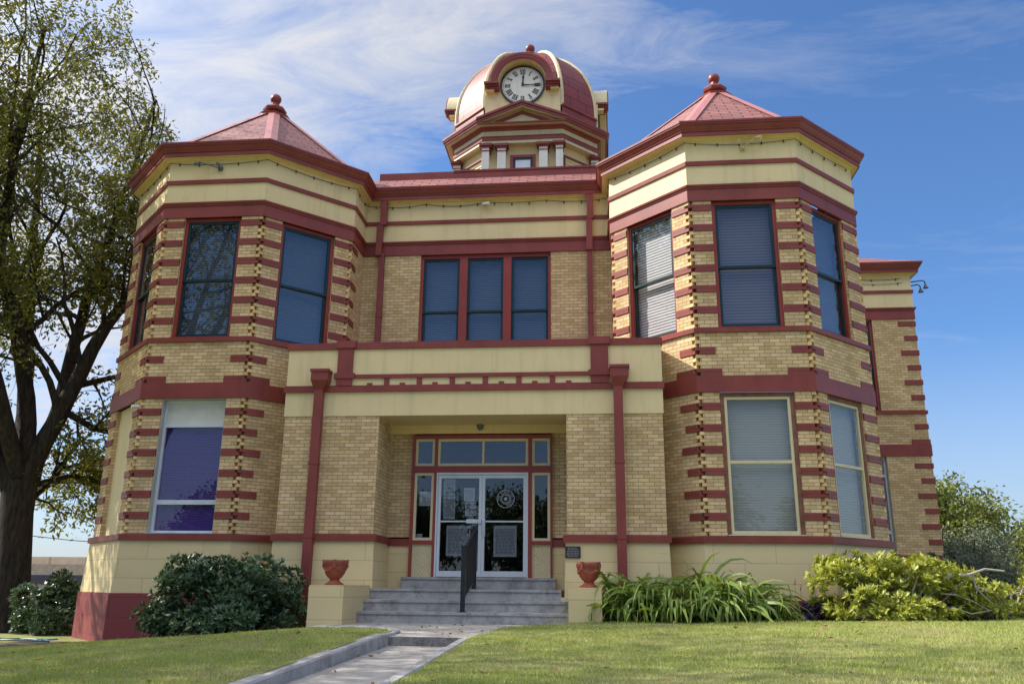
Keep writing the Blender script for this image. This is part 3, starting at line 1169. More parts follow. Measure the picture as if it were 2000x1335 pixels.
for x0, x1, hx in ((-1.522, -0.582, -0.70), (-0.578, 0.362, -0.51)):
    mb = MB()
    rect_frame(mb, FD, x0, x1, ZD0 + 0.01, 2.94, 0.062, -0.03, 0.04, wb=0.115, wt=0.07)
    mb.box(FD, x0 + 0.062, x1 - 0.062, -0.02, 0.035, 1.955, 1.985)
    door = mb.build('glass_door', ALU, house)
    pane(FD, x0 + 0.055, x1 - 0.055, ZD0 + 0.12, 2.875, 0.005, GLASSD, door)
    hb = MB()
    if x0 < -1:
        hb.box(FD, -0.90, -0.585, 0.04, 0.075, 1.93, 2.01)
    else:
        hb.box(FD, -0.565, -0.50, 0.04, 0.07, 1.66, 2.02)
        hb.tube([FD(-0.53, 0.07, 1.70), FD(-0.53, 0.11, 1.72), FD(-0.53, 0.11, 1.98), FD(-0.53, 0.07, 2.0)], 0.012, 6)
    hb.build('handle', ALU, door)
# dark lobby behind the glass
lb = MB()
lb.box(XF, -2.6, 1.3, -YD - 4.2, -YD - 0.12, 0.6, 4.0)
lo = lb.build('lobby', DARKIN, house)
# remove the lobby face nearest the doors so that one looks inside
bm = bmesh.new()
bm.from_mesh(lo.data)
kill = [f for f in bm.faces if all(abs(v.co.y + lo.parent.location.y * 0 - (YD + 0.12)) < 1e-3 for v in f.verts)]
bmesh.ops.delete(bm, geom=kill, context='FACES_ONLY')
bm.to_mesh(lo.data)
bm.free()

# ------------------------------------------------------------------ windows


def rail_window(F, h, z0, z1, zm, blind, frame_mat=REDW, sash_mat=GREEN, fw=0.075, sw=0.058, rec=-0.10, label=None, gap=0.0):
    """double-hung window in an opening h = (s0, s1)"""
    s0, s1 = h
    mb = MB()
    rect_frame(mb, F, s0, s1, z0, z1, fw, rec - 0.09, rec + 0.035, wb=0.02, wt=fw)
    mb.box(F, s0 - 0.0, s1, rec - 0.09, 0.01, z0 - 0.001, z0 + 0.012)
    w = mb.build('window', frame_mat, house)
    if label:
        w['label'] = label
    a, b, c, d = s0 + fw, s1 - fw, z0 + 0.021, z1 - fw - 0.001
    mb = MB()
    rect_frame(mb, F, a + 0.001, b - 0.001, zm - 0.028, d, sw, rec - 0.03, rec + 0.012, wb=0.055)
    u = mb.build('upper_sash', sash_mat, w)
    pane(F, a + sw - 0.004, b - sw + 0.004, zm + 0.02, d - sw + 0.004, rec - 0.008, GLASS, u)
    mb = MB()
    rect_frame(mb, F, a + 0.001, b - 0.001, c, zm + 0.026, sw, rec - 0.075, rec - 0.032, wb=0.085, wt=0.05)
    v = mb.build('lower_sash', sash_mat, w)
    pane(F, a + sw - 0.004, b - sw + 0.004, c + 0.08, zm - 0.02, rec - 0.052, GLASS, v)
    mb = MB()
    mb.box(F, a, b, rec - 0.17, rec - 0.16, z0 + gap, d)
    mb.build('blind', blind, w)
    return w


zu0, zu1, zum = zS0 + 0.001, zA1 - 0.001, 7.175
# upper left of the blind pulled up leaves dark glass in some windows
rail_window(bl['A'], bl['hA']['up'], zu0, zu1, zum, BLIND)
rail_window(bl['B'], bl['hB']['up'], zu0, zu1, zum, BLIND)
rail_window(bl['C'], bl['hC']['up'], zu0, zu1, zum, BLIND)
rail_window(br['A'], br['hA']['up'], zu0, zu1, zum, BLINDL)
rail_window(br['B'], br['hB']['up'], zu0, zu1, zum, BLINDP)
rail_window(br['C'], br['hC']['up'], zu0, zu1, zum, BLIND)
rail_window(Fw, WO, zu0, zu1, zum, BLIND)
# triple window in the middle
mb = MB()
FT = Fm
segs = [(T0 + 0.07, T0 + 0.985), (T0 + 1.185, T0 + 2.085), (T0 + 2.285, T1 - 0.07)]
rec = -0.10
mb.box(FT, T0, segs[0][0], rec - 0.09, rec + 0.05, zu0, zu1)
mb.box(FT, segs[0][1], segs[1][0], rec - 0.09, rec + 0.05, zu0, zu1 - 0.09)
mb.box(FT, segs[1][1], segs[2][0], rec - 0.09, rec + 0.05, zu0, zu1 - 0.09)
mb.box(FT, segs[2][1], T1, rec - 0.09, rec + 0.05, zu0, zu1)
mb.box(FT, segs[0][0], segs[2][1], rec - 0.09, rec + 0.05, zu1 - 0.089, zu1)
mb.box(FT, segs[0][0], segs[2][1], rec - 0.09, 0.03, zu0, zu0 + 0.03)
tw = mb.build('triple_window', REDW, house)
for a, b in segs:
    m2 = MB()
    rect_frame(m2, FT, a, b, zum - 0.028, zu1 - 0.09, 0.06, rec - 0.03, rec + 0.012, wb=0.055)
    u = m2.build('upper_sash', GREEN, tw)
    pane(FT, a + 0.055, b - 0.055, zum + 0.02, zu1 - 0.145, rec - 0.008, GLASS, u)
    m2 = MB()
    rect_frame(m2, FT, a, b, zu0 + 0.031, zum + 0.026, 0.06, rec - 0.075, rec - 0.032, wb=0.08, wt=0.05)
    u = m2.build('lower_sash', GREEN, tw)
    pane(FT, a + 0.055, b - 0.055, zu0 + 0.1, zum - 0.02, rec - 0.052, GLASS, u)
    m2 = MB()
    m2.box(FT, a, b, rec - 0.17, rec - 0.16, zu0, zu1 - 0.09)
    m2.build('blind', BLIND, tw)


def storm_window(F, h, blind):
    """old wood frame with a cream storm sash"""
    s0, s1 = h
    z0, z1 = zL0 + 0.001, zM1 - 0.001
    mb = MB()
    rect_frame(mb, F, s0, s1, z0, z1, 0.085, -0.16, -0.035, wb=0.02, wt=0.085)
    w = mb.build('storm_window', BROWNW, house)
    mb = MB()
    rect_frame(mb, F, s0 + 0.086, s1 - 0.086, z0 + 0.021, z1 - 0.086, 0.055, -0.12, -0.055, wb=0.075)
    mb.box(F, s0 + 0.141, s1 - 0.141, -0.11, -0.06, 3.035, 3.095)
    mb.box(F, s0 + 0.01, s1 - 0.01, -0.10, 0.045, z0 + 0.0, z0 + 0.02)
    u = mb.build('storm_sash', CREAMT, w)
    pane(F, s0 + 0.135, s1 - 0.135, z0 + 0.09, 3.04, -0.09, GLASSR, u)
    pane(F, s0 + 0.135, s1 - 0.135, 3.09, z1 - 0.135, -0.08, GLASSR, u)
    mb = MB()
    mb.box(F, s0 + 0.09, s1 - 0.09, -0.23, -0.22, z0, z1)
    mb.build('blind', blind, w)


storm_window(br['B'], br['hB']['low'], BLINDG)
storm_window(br['C'], br['hC']['low'], BLINDG)


def alu_window(F, h, blind, rec=-0.17, wide=True):
    s0, s1 = h
    z0, z1 = zL0 + 0.001, zM1 - 0.001
    mb = MB()
    for a, b in ((s0 + 0.001, s0 + 0.02), (s1 - 0.02, s1 - 0.001)):
        mb.box(F, a, b, -0.24, -0.02, z0, z1)
    mb.box(F, s0 + 0.02, s1 - 0.02, -0.24, -0.02, z1 - 0.02, z1)
    w = mb.build('aluminium_window', GREYJ, house)
    mb = MB()
    a, b = s0 + 0.021, s1 - 0.021
    rect_frame(mb, F, a, b, z0 + 0.012, z1 - 0.021, 0.055, rec - 0.03, rec + 0.03, wb=0.05)
    mb.box(F, a + 0.055, b - 0.055, rec - 0.03, rec + 0.035, 3.86, 3.93)
    mb.box(F, a + 0.055, b - 0.055, rec - 0.03, rec + 0.03, 2.235, 2.33)
    mb.box(F, s0 + 0.001, s1 - 0.001, rec - 0.02, 0.03, z0, z0 + 0.012)
    fr = mb.build('metal_frame', ALU, w)
    pane(F, a + 0.05, b - 0.05, 3.92, z1 - 0.07, rec, GREYL if wide else GLASS, w, 'top_panel')
    pane(F, a + 0.05, b - 0.05, 2.32, 3.87, rec, GLASSP, fr)
    pane(F, a + 0.05, b - 0.05, z0 + 0.055, 2.245, rec, GLASSP, fr)
    mb = MB()
    mb.box(F, s0 + 0.02, s1 - 0.02, rec - 0.06, rec - 0.05, z0, z1)
    mb.build('blind', blind, w)


alu_window(bl['B'], bl['hB']['low'], PURPLE)
alu_window(Fw, WO, BLIND, -0.15, False)
mb = MB()
s0, s1 = bl['hA']['low']
mb.box(bl['A'], s0, s1, -0.16, -0.10, zL0, zM1)
mb.build('blind_panel', CREAM, house)

# ------------------------------------------------------------------ downspouts
for x, hx in ((-3.865, -3.84), (2.30, 2.335)):
    mb = MB()
    mb.box(XF, x - 0.09, x + 0.09, 0.05, 0.19, -0.5, 4.62)
    for z in (1.55, 3.0):
        mb.box(XF, x - 0.10, x + 0.10, 0.04, 0.20, z, z + 0.05)
    sp_ = mb.build('downspout', RED, house)
    mb = MB()
    q = [(0.20, 4.915), (0.20, 4.965), (0.185, 4.915), (0.185, 4.72), (0.092, 4.56)]
    mb.box(XF, hx - 0.20, hx + 0.20, 0.01, 0.30, 4.91, 4.965)
    pts0 = [(hx - 0.18, 0.02), (hx + 0.18, 0.02), (hx + 0.18, 0.28), (hx - 0.18, 0.28)]
    pts1 = [(x - 0.095, 0.045), (x + 0.095, 0.045), (x + 0.095, 0.195), (x - 0.095, 0.195)]
    for zt_, zb_, A0, A1 in ((4.91, 4.73, pts0, pts0), (4.73, 4.55, pts0, pts1)):
        for i in range(4):
            j = (i + 1) % 4
            mb.face([XF(*A0[i], zt_), XF(*A0[j], zt_), XF(*A1[j], zb_), XF(*A1[i], zb_)])
    mb.build('rain_head', RED, sp_)
for x, k in ((-3.45, -0.075), (1.765, 0.0)):
    mb = MB()
    Fd = frame((0, yM), (1, 0))
    mb.box(Fd, x - 0.065, x + 0.065, 0.03, 0.15, 5.6, 8.70)
    mb.box(Fd, x - 0.075, x + 0.075, 0.02, 0.16, 7.0, 7.04)
    mb.box(Fd, x + k - 0.075, x + k + 0.075, 0.06, 0.20, 8.62, 9.45)
    kx = x + k * 0.7 + (0.03 if k else 0)
    mb.box(Fd, kx + 0.03 - 0.08, kx + 0.03 + 0.08, 0.07, 0.21, 9.45, 10.10)
    mb.build('downspout', RED, house)

# ------------------------------------------------------------------ clock tower
tX, tY, thw, td = -0.836, 15.76, 1.59, 1.37
TR = thw + td


def toct(o=0.0, k=1.0):
    h, R = (thw + o * 0.4142) * k, (TR + o) * k
    return [(tX - R, tY + h), (tX - R, tY - h), (tX - h, tY - R), (tX + h, tY - R), (tX + R, tY - h), (tX + R, tY + h), (tX + h, tY + R), (tX - h, tY + R)]


mb = MB()
mb.sweep(toct(-0.36), [(0, 10.5), (0, 17.5)], closed=True)
drum = mb.build('tower_drum', CREAM, house)
mb = MB()
mb.sweep(toct(), [(-0.36, 17.40), (-0.02, 17.38), (-0.02, 17.50)], closed=True)
mb.sweep(toct(), [(-0.03, 17.66), (-0.03, 17.92)], closed=True)
mb.sweep(toct(), [(0.10, 18.06), (0.30, 18.045), (0.36, 18.05)], closed=True)
mb.build('tower_frieze', CREAMT, house)
mb = MB()
mb.sweep(toct(), [(-0.05, 17.50), (0.015, 17.50), (0.02, 17.63), (0.05, 17.66), (-0.03, 17.665)], closed=True)
mb.sweep(toct(), [(-0.03, 17.915), (0.03, 17.92), (0.04, 17.98), (0.09, 18.01), (0.11, 18.07), (0.0, 18.075)], closed=True)
mb.sweep(toct(), [(0.30, 18.04), (0.36, 18.04), (0.37, 18.11), (0.41, 18.13), (0.43, 18.20), (0.45, 18.21), (0.455, 18.30), (0.0, 18.33)], closed=True, only=(1, 3, 5, 7))
mb.sweep(toct(), [(0.30, 18.042), (0.362, 18.042), (0.368, 18.095), (0.0, 18.11)], closed=True, only=(0, 2, 4, 6))
mb.build('tower_cornice', RED, house)
# pediments on the four main sides, pilasters, windows, louvres, dormers
for q in range(4):
    an = q * math.pi / 2
    ux, uy = math.cos(an), math.sin(an)
    FQ0 = frame((tX + uy * TR, tY - ux * TR), (ux, uy))      # s = 0 at the middle of the face

    def FQ(s, o, z, F=FQ0):
        return F(s, o, z)
    hc = thw + 0.455 * 0.4142
    ap, bt = 19.00, 18.262
    # raking cornice
    mb = MB()
    for sgn in (-1, 1):
        for o0, o1, dz0, dz1 in ((0.0, 0.455, -0.10, 0.0), (0.0, 0.41, -0.21, -0.10)):
            a = [(sgn * hc, bt + dz0 + 0.04), (0, ap + dz0), (0, ap + dz1), (sgn * hc, bt + dz1 + 0.04)]
            fr_ = [FQ(s, o1, z) for s, z in a]
            bk_ = [FQ(s, o0 - 0.3, z) for s, z in a]
            mb.face(fr_)
            for i in range(4):
                j = (i + 1) % 4
                mb.face([fr_[i], fr_[j], bk_[j], bk_[i]])
        a = [(sgn * (hc - 0.62), 18.115), (0, ap - 0.42), (0, ap - 0.30), (sgn * (hc - 0.30), 18.115)]
        fr_ = [FQ(s, 0.13, z) for s, z in a]
        bk_ = [FQ(s, 0.0, z) for s, z in a]
        mb.face(fr_)
        for i in range(4):
            j = (i + 1) % 4
            mb.face([fr_[i], fr_[j], bk_[j], bk_[i]])
    mb.build('pediment', RED, house)
    mb = MB()
    for sgn in (-1, 1):
        a = [(sgn * (hc - 0.02), bt - 0.19), (0, ap - 0.26), (0, ap - 0.205), (sgn * hc, bt - 0.165)]
        mb.face([FQ(s, 0.35, z) for s, z in a])
        b = [(sgn * hc, bt - 0.175), (0, ap - 0.212)]
        mb.face([FQ(b[0][0], 0.36, b[0][1]), FQ(b[1][0], 0.36, b[1][1]), FQ(b[1][0], 0.0, b[1][1]), FQ(b[0][0], 0.0, b[0][1])])
    mb.face([FQ(-hc, 0.06, 18.10), FQ(hc, 0.06, 18.10), FQ(0, 0.06, ap - 0.1)])
    mb.build('tympanum', CREAMT, house)
    # pilasters
    for s in (-1.42, -0.82, 0.82, 1.42):
        sg = 1 if s > 0 else -1
        corner = abs(s) > 1
        mb = MB()
        w = 0.165
        if corner:
            Fc = FQ
            mb.box(FQ, sg * (thw - 0.28), sg * thw, -0.30, 0.0, 10.6, 17.24)
        else:
            mb.box(FQ, s - w, s + w, -0.36, -0.05, 10.6, 17.22)
        pil = mb.build('tower_pilaster', WHITE, house)
        mb = MB()
        if corner:
            for e, za, zb_ in ((0.03, 17.05, 17.08), (0.05, 17.20, 17.26), (0.10, 17.261, 17.36)):
                mb.box(FQ, sg * (thw - 0.30 - e), sg * (thw + e), -0.34, e, za, zb_)
        else:
            for e, za, zb_ in ((0.03, 17.05, 17.08), (0.05, 17.19, 17.25), (0.10, 17.251, 17.36)):
                mb.box(FQ, s - w - e, s + w + e, -0.37, -0.05 + e, za, zb_)
        mb.build('capital', RED, pil)
    # window
    mb = MB()
    rect_frame(mb, FQ, -0.50, 0.50, 14.6, 17.0, 0.115, -0.40, -0.30)
    tw_ = mb.build('tower_window', REDW, house)
    mb = MB()
    rect_frame(mb, FQ, -0.384, 0.384, 14.72, 16.884, 0.085, -0.42, -0.32)
    sh = mb.build('sash', GREEN, tw_)
    pane(FQ, -0.31, 0.31, 14.8, 16.81, -0.345, PALEP, sh)
    # dormer with clock
    dw, dy = 1.50, 0.02
    spring, ro, ri = 19.88, 1.24, 0.93
    mb = MB()
    # front wall with round arch
    seg = 28
    arc = [(math.cos(math.pi * i / seg) * 1.10, spring + math.sin(math.pi * i / seg) * 1.10) for i in range(seg + 1)]
    outl = [(-dw, 18.2), (dw, 18.2), (dw, 19.75), (1.10, 19.75)] + arc + [(-1.10, 19.75), (-dw, 19.75)]
    mb.face([FQ(s, dy, z) for s, z in outl])
    mb.face([FQ(dw, dy, 18.2), FQ(dw, dy - 0.9, 18.2), FQ(dw, dy - 0.9, 19.8), FQ(dw, dy, 19.8)])
    mb.face([FQ(-dw, dy, 18.2), FQ(-dw, dy - 0.9, 18.2), FQ(-dw, dy - 0.9, 19.8), FQ(-dw, dy, 19.8)])
    for sg in (-1, 1):
        mb.box(FQ, sg * 1.12, sg * 1.44, dy - 0.02, dy + 0.24, 19.56, 19.645)
    dor = mb.build('clock_dormer', CREAM, house)
    # arched hood: stepped section swept round the arch
    mb = MB()
    sec = [(0.955, 0.385), (1.03, 0.39), (1.045, 0.415), (1.13, 0.42), (1.145, 0.44), (1.245, 0.445), (1.25, 0.40)]
    prev = None
    for i in range(seg + 1):
        t = math.pi * i / seg
        cs, sn = math.cos(t), math.sin(t)
        ringp = [FQ(cs * r, dy + o, spring + sn * r) for r, o in [(0.955, 0.37)] + sec]
        if prev:
            for a in range(len(ringp) - 1):
                mb.face([prev[a], prev[a + 1], ringp[a + 1], ringp[a]])
        prev = ringp
    for sg in (-1, 1):
        for x1_, o1_, za, zb_ in ((1.40, 0.30, 19.63, 19.71), (1.45, 0.36, 19.711, 19.79), (1.51, 0.44, 19.791, 19.88)):
            mb.box(FQ, sg * 0.93, sg * x1_, dy - 0.5, dy + o1_, za, zb_)
    mb.build('hood_moulding', RED, dor)
    mb = MB()
    prev = None
    for i in range(seg + 1):
        t = math.pi * i / seg
        ringp = [FQ(math.cos(t) * r, dy + o, spring + math.sin(t) * r) for r, o in ((0.95, 0.0), (0.95, 0.384))]
        if prev:
            mb.face([prev[0], prev[1], ringp[1], ringp[0]])
        prev = ringp
    mb.build('hood_soffit', CREAM, dor)
    mb = MB()
    prev = None
    for i in range(seg + 1):
        t = math.pi * i / seg
        cs, sn = math.cos(t), math.sin(t)
        ringp = [FQ(cs * 1.245, dy + 0.40, spring + sn * 1.245), FQ(cs * 1.26, dy + 0.39, spring + sn * 1.26), FQ(cs * 1.26, dy - 1.9, spring + sn * 1.26)]
        if prev:
            for a in range(2):
                mb.face([prev[a], prev[a + 1], ringp[a + 1], ringp[a]], [(i * 0.14, 0), (i * 0.14, 1), (i * 0.14 + 0.14, 1), (i * 0.14 + 0.14, 0)])
        prev = ringp
    mb.build('barrel_roof', SHINGLE if q == 0 else CREAMT, dor)
    mb = MB()
    prev = None
    for i in range(seg + 1):
        t = math.pi * i / seg
        cs, sn = math.cos(t), math.sin(t)
        ringp = [FQ(cs * r, dy + o, spring + sn * r) for r, o in ((1.25, -0.30), (1.45, -0.34), (1.50, -0.40), (1.50, -1.2))]
        if prev:
            for a in range(3):
                mb.face([prev[a], prev[a + 1], ringp[a + 1], ringp[a]])
        prev = ringp
    mb.build('arch_trim', CREAMT, dor)
    # the clock itself
    mb = MB()
    zc_ = 19.88
    R0 = 0.86
    NS = 64
    circ = [(math.cos(2 * math.pi * i / NS), math.sin(2 * math.pi * i / NS)) for i in range(NS)]
    for i in range(NS):
        j = (i + 1) % NS
        for (r0, o0), (r1, o1) in (((R0 + 0.03, 0.0), (R0 + 0.03, 0.07)), ((R0 + 0.03, 0.07), (R0 - 0.035, 0.07)), ((R0 - 0.035, 0.07), (R0 - 0.04, 0.02))):
            mb.face([FQ(circ[i][0] * r0, dy + o0, zc_ + circ[i][1] * r0), FQ(circ[j][0] * r0, dy + o0, zc_ + circ[j][1] * r0),
                     FQ(circ[j][0] * r1, dy + o1, zc_ + circ[j][1] * r1), FQ(circ[i][0] * r1, dy + o1, zc_ + circ[i][1] * r1)])
    clk = mb.build('clock', BLACK, house)
    mb = MB()
    mb.face([FQ(cx_ * (R0 - 0.03), dy + 0.03, zc_ + cz_ * (R0 - 0.03)) for cx_, cz_ in circ])
    mb.build('dial', WHITE, clk)
    mb = MB()

    def stroke(x0_, z0_, x1_, z1_, w_, o_=0.034, h_=0.006):
        d_ = Vector((x1_ - x0_, z1_ - z0_))
        n_v = Vector((-d_.y, d_.x)).normalized() * w_ / 2
        c4 = [(x0_ + n_v.x, z0_ + n_v.y), (x1_ + n_v.x, z1_ + n_v.y), (x1_ - n_v.x, z1_ - n_v.y), (x0_ - n_v.x, z0_ - n_v.y)]
        mb.face([FQ(a_, dy + o_ + h_, zc_ + b_) for a_, b_ in c4])
        for i_ in range(4):
            j_ = (i_ + 1) % 4
            mb.face([FQ(c4[i_][0], dy + o_ + h_, zc_ + c4[i_][1]), FQ(c4[j_][0], dy + o_ + h_, zc_ + c4[j_][1]), FQ(c4[j_][0], dy + o_, zc_ + c4[j_][1]), FQ(c4[i_][0], dy + o_, zc_ + c4[i_][1])])
    ROM = ['XII', 'I', 'II', 'III', 'IIII', 'V', 'VI', 'VII', 'VIII', 'IX', 'X', 'XI']
    WID = {'I': 0.058, 'V': 0.105, 'X': 0.105}
    for hnum, rs in enumerate(ROM):
        th = math.pi / 2 - hnum * math.pi / 6
        er = Vector((math.cos(th), math.sin(th)))
        et = Vector((math.sin(th), -math.cos(th)))
        tot = sum(WID[ch] for ch in rs)
        xx = -tot / 2
        r_in, r_out = 0.50, 0.70

        def pt_(a_, r_):
            v_ = er * r_ + et * a_
            return v_.x, v_.y
        for ch in rs:
            w_ = WID[ch]
            m_ = xx + w_ / 2
            if ch == 'I':
                stroke(*pt_(m_, r_in), *pt_(m_, r_out), 0.034)
            elif ch == 'V':
                stroke(*pt_(m_ - w_ * 0.38, r_out), *pt_(m_, r_in), 0.036)
                stroke(*pt_(m_ + w_ * 0.38, r_out), *pt_(m_, r_in), 0.018)
            else:
                stroke(*pt_(m_ - w_ * 0.38, r_out), *pt_(m_ + w_ * 0.38, r_in), 0.036)
                stroke(*pt_(m_ + w_ * 0.38, r_out), *pt_(m_ - w_ * 0.38, r_in), 0.018)
            xx += w_
        stroke(*pt_(-tot / 2, r_in), *pt_(tot / 2, r_in), 0.014)
        stroke(*pt_(-tot / 2, r_out), *pt_(tot / 2, r_out), 0.014)
    for k in range(60):
        th = 2 * math.pi * k / 60
        r_ = 0.775
        stroke(math.cos(th) * (r_ - 0.014), math.sin(th) * (r_ - 0.014), math.cos(th) * (r_ + 0.014), math.sin(th) * (r_ + 0.014), 0.028 if k % 5 else 0.045)
    mb.build('numerals', BLACK, clk)
    for ang, ln_, w0_, nm in ((math.pi / 2 - 0.06, 0.50, 0.06, 'hour_hand'), (-0.02, 0.76, 0.045, 'minute_hand')):
        mb = MB()
        e_ = Vector((math.cos(ang), math.sin(ang)))
        n_v = Vector((-e_.y, e_.x))
        oo = 0.055 if nm == 'hour_hand' else 0.068
        pl2 = [(-0.04, w0_ * 0.9), (0.0, w0_), (ln_ * 0.45, w0_ * 0.45), (ln_ * 0.70, w0_ * 0.95), (ln_, w0_ * 0.12)]
        out_ = [e_ * a_ + n_v * (b_ * 0.8) for a_, b_ in pl2] + [e_ * a_ - n_v * (b_ * 0.8) for a_, b_ in reversed(pl2)]
        mb.face([FQ(p_.x, dy + oo + 0.008, zc_ + p_.y) for p_ in out_])
        mb.face([FQ(p_.x, dy + oo, zc_ + p_.y) for p_ in out_])
        for i_ in range(len(out_)):
            j_ = (i_ + 1) % len(out_)
            mb.face([FQ(out_[i_].x, dy + oo, zc_ + out_[i_].y), FQ(out_[j_].x, dy + oo, zc_ + out_[j_].y), FQ(out_[j_].x, dy + oo + 0.008, zc_ + out_[j_].y), FQ(out_[i_].x, dy + oo + 0.008, zc_ + out_[i_].y)])
        mb.build(nm, BLACK, clk)
    # louvres on the chamfer to the right of this face
    a_ = Vector((tX, tY)) + Vector((ux, uy)) * thw + Vector((uy, -ux)) * TR
    dch = Vector((ux, uy)) - Vector((uy, -ux))
    FL = frame(a_, dch)
    LC = td * math.sqrt(2)
    mb = MB()
    rect_frame(mb, FL, 0.34, LC - 0.34, 14.5, 17.0, 0.05, -0.40, -0.28)
    lv = mb.build('louvre_frame', RED, house)
    mb = MB()
    mb.box(FL, 0.391, LC - 0.391, -0.50, -0.49, 14.55, 16.95)
    mb.build('louvre_back', DARKIN, lv)
    mb = MB()
    for i in range(19):
        zz = 14.56 + i * 0.125
        mb.face([FL(0.391, -0.33, zz), FL(LC - 0.391, -0.33, zz), FL(LC - 0.391, -0.46, zz + 0.085), FL(0.391, -0.46, zz + 0.085)])
        mb.face([FL(0.391, -0.33, zz + 0.014), FL(LC - 0.391, -0.33, zz + 0.014), FL(LC - 0.391, -0.46, zz + 0.099), FL(0.391, -0.46, zz + 0.099)])
        mb.face([FL(0.391, -0.33, zz), FL(LC - 0.391, -0.33, zz), FL(LC - 0.391, -0.33, zz + 0.014), FL(0.391, -0.33, zz + 0.014)])
    mb.build('louvre_slats', CREAMT, lv)
# dome
mb = MB()
mb.sweep(toct(-0.10), [(0.04, 18.3), (0.04, 18.95), (0.10, 18.98), (0.10, 19.06), (0.0, 19.07)], closed=True, only=(1, 3, 5, 7))
mb.build('dome_base', RED, house)
prof = []
for i in range(15):
    z = 19.0 + (22.93 - 19.0) * i / 14.0
    k = math.sqrt(max(0.0, 1 - max(0.0, (z - 19.25) / 3.70) ** 2))
    prof.append((max(k, 0.13), z))
mb = MB()
oc0 = toct(-0.09)
for i in range(8):
    a, b = Vector(oc0[i]), Vector(oc0[(i + 1) % 8])
    cc = Vector((tX, tY))
    h = 0.0
    for (k0, z0), (k1, z1) in zip(prof, prof[1:]):
        p = [cc + (a - cc) * k0, cc + (b - cc) * k0, cc + (b - cc) * k1, cc + (a - cc) * k1]
        w0, w1 = (p[1] - p[0]).length / 2, (p[2] - p[3]).length / 2
        dh = math.hypot((k0 - k1) * TR, z1 - z0)
        mb.face([(p[0].x, p[0].y, z0), (p[1].x, p[1].y, z0), (p[2].x, p[2].y, z1), (p[3].x, p[3].y, z1)],
                [(-w0, h), (w0, h), (w1, h + dh), (-w1, h + dh)])
        h += dh
dome = mb.build('dome', DOMEM, house)
mb = MB()
for i in range(8):
    a = Vector(oc0[i]) - Vector((tX, tY))
    mb.tube([(tX + a.x * k, tY + a.y * k, z) for k, z in prof], 0.085, 6)
mb.build('dome_rib', CREAMT, dome, smooth=True)
mb = MB()
mb.lathe([(0.46, 0), (0.46, 0.06), (0.34, 0.12), (0.30, 0.28), (0.22, 0.32), (0.14, 0.36)], (tX + 0.05, tY, 22.86), 12)
mb.lathe([(0.30, 0), (0.30, 0.30), (0.36, 0.32), (0.36, 0.40), (0.16, 0.46), (0.12, 0.60)], (tX + 0.05, tY, 22.90), 12)
f = mb.build('finial', RED, house)
mb = MB()
mb.lathe([(max(0.01, 0.21 * math.sin(math.pi * t / 16)), -0.20 * math.cos(math.pi * t / 16)) for t in range(17)], (tX + 0.05, tY, 23.65), 20)
mb.build('ball', RED, f, smooth=True)
#@@PART2@@
# ------------------------------------------------------------------ ground
def sstep(a, b, x):
    t = min(1.0, max(0.0, (x - a) / (b - a)))
    return t * t * (3 - 2 * t)


def in_poly(x, y, poly):
    c = False
    j = len(poly) - 1
    for i in range(len(poly)):
        xi, yi = poly[i]
        xj, yj = poly[j]
        if (yi > y) != (yj > y) and x < (xj - xi) * (y - yi) / (yj - yi) + xi:
            c = not c
        j = i
    return c


def path_z(y):
    return -0.12 - 0.022 * max(0.0, -5.2 - y)


# upper walk in front of the steps (z = 0) and its curved edges
arc_l = [(-1.05 - 1.15 * (1 - math.cos(t)), -4.75 + 1.9 * math.sin(t)) for t in [math.pi / 2 * i / 8 for i in range(9)]]
arc_r = [(0.17, -5.1), (0.24, -4.0), (0.36, -3.0), (0.55, -2.3), (0.88, -1.75), (1.33, -1.5)]
WALK = [(-0.97, -5.1)] + [(-0.97, -4.75)] + arc_l[1:] + [(-2.9, -2.78), (-2.9, -0.6), (1.33, -0.6)] + arc_r[::-1]


def H(x, y, bare=False):
    yl = 0.03 - 0.034 * max(0.0, -5.5 - y) - (0.03 * sstep(-4.6, -2.8, y))
    xl_ = -0.075 * max(0.0, -2.4 - x)
    if x < -8.4:
        xl_ = -0.075 * 6.0 - 0.006 * (-8.4 - x)
    left = max(yl + xl_, -1.1)
    right = 0.03 + min(0.22, 0.021 * max(0.0, x - 0.2)) - 0.03 * min(26.0, max(0.0, -4.5 - y))
    k = sstep(-1.2, 0.2, x)
    z = left * (1 - k) + right * k
    if y > -2.66 and x < -1.2:
        z -= 0.05 * sstep(-2.66, -2.5, y)
    far = max(sstep(13.5, 21, x), sstep(17, 26, -x), sstep(30, 40, y))
    z = z * (1 - far) - 1.35 * far
    if not bare:
        z += 0.012 * math.sin(x * 2.1 + y * 1.3) * math.sin(y * 1.7 - x * 0.6) * (1 - far)
    if -1.05 < x < 0.10 and -17.5 < y < -5.05:
        z = path_z(y) - 0.03
    elif in_poly(x, y, WALK):
        z = -0.06
    if -9.0 < x < 11.2 and y > 2.2 and y < 27.5:
        z = min(z, -0.1)
    return z


def lines(a, b, st, extra=()):
    v = list(np.arange(a, b + 1e-6, st)) + list(extra)
    return sorted(set(round(float(q), 4) for q in v))


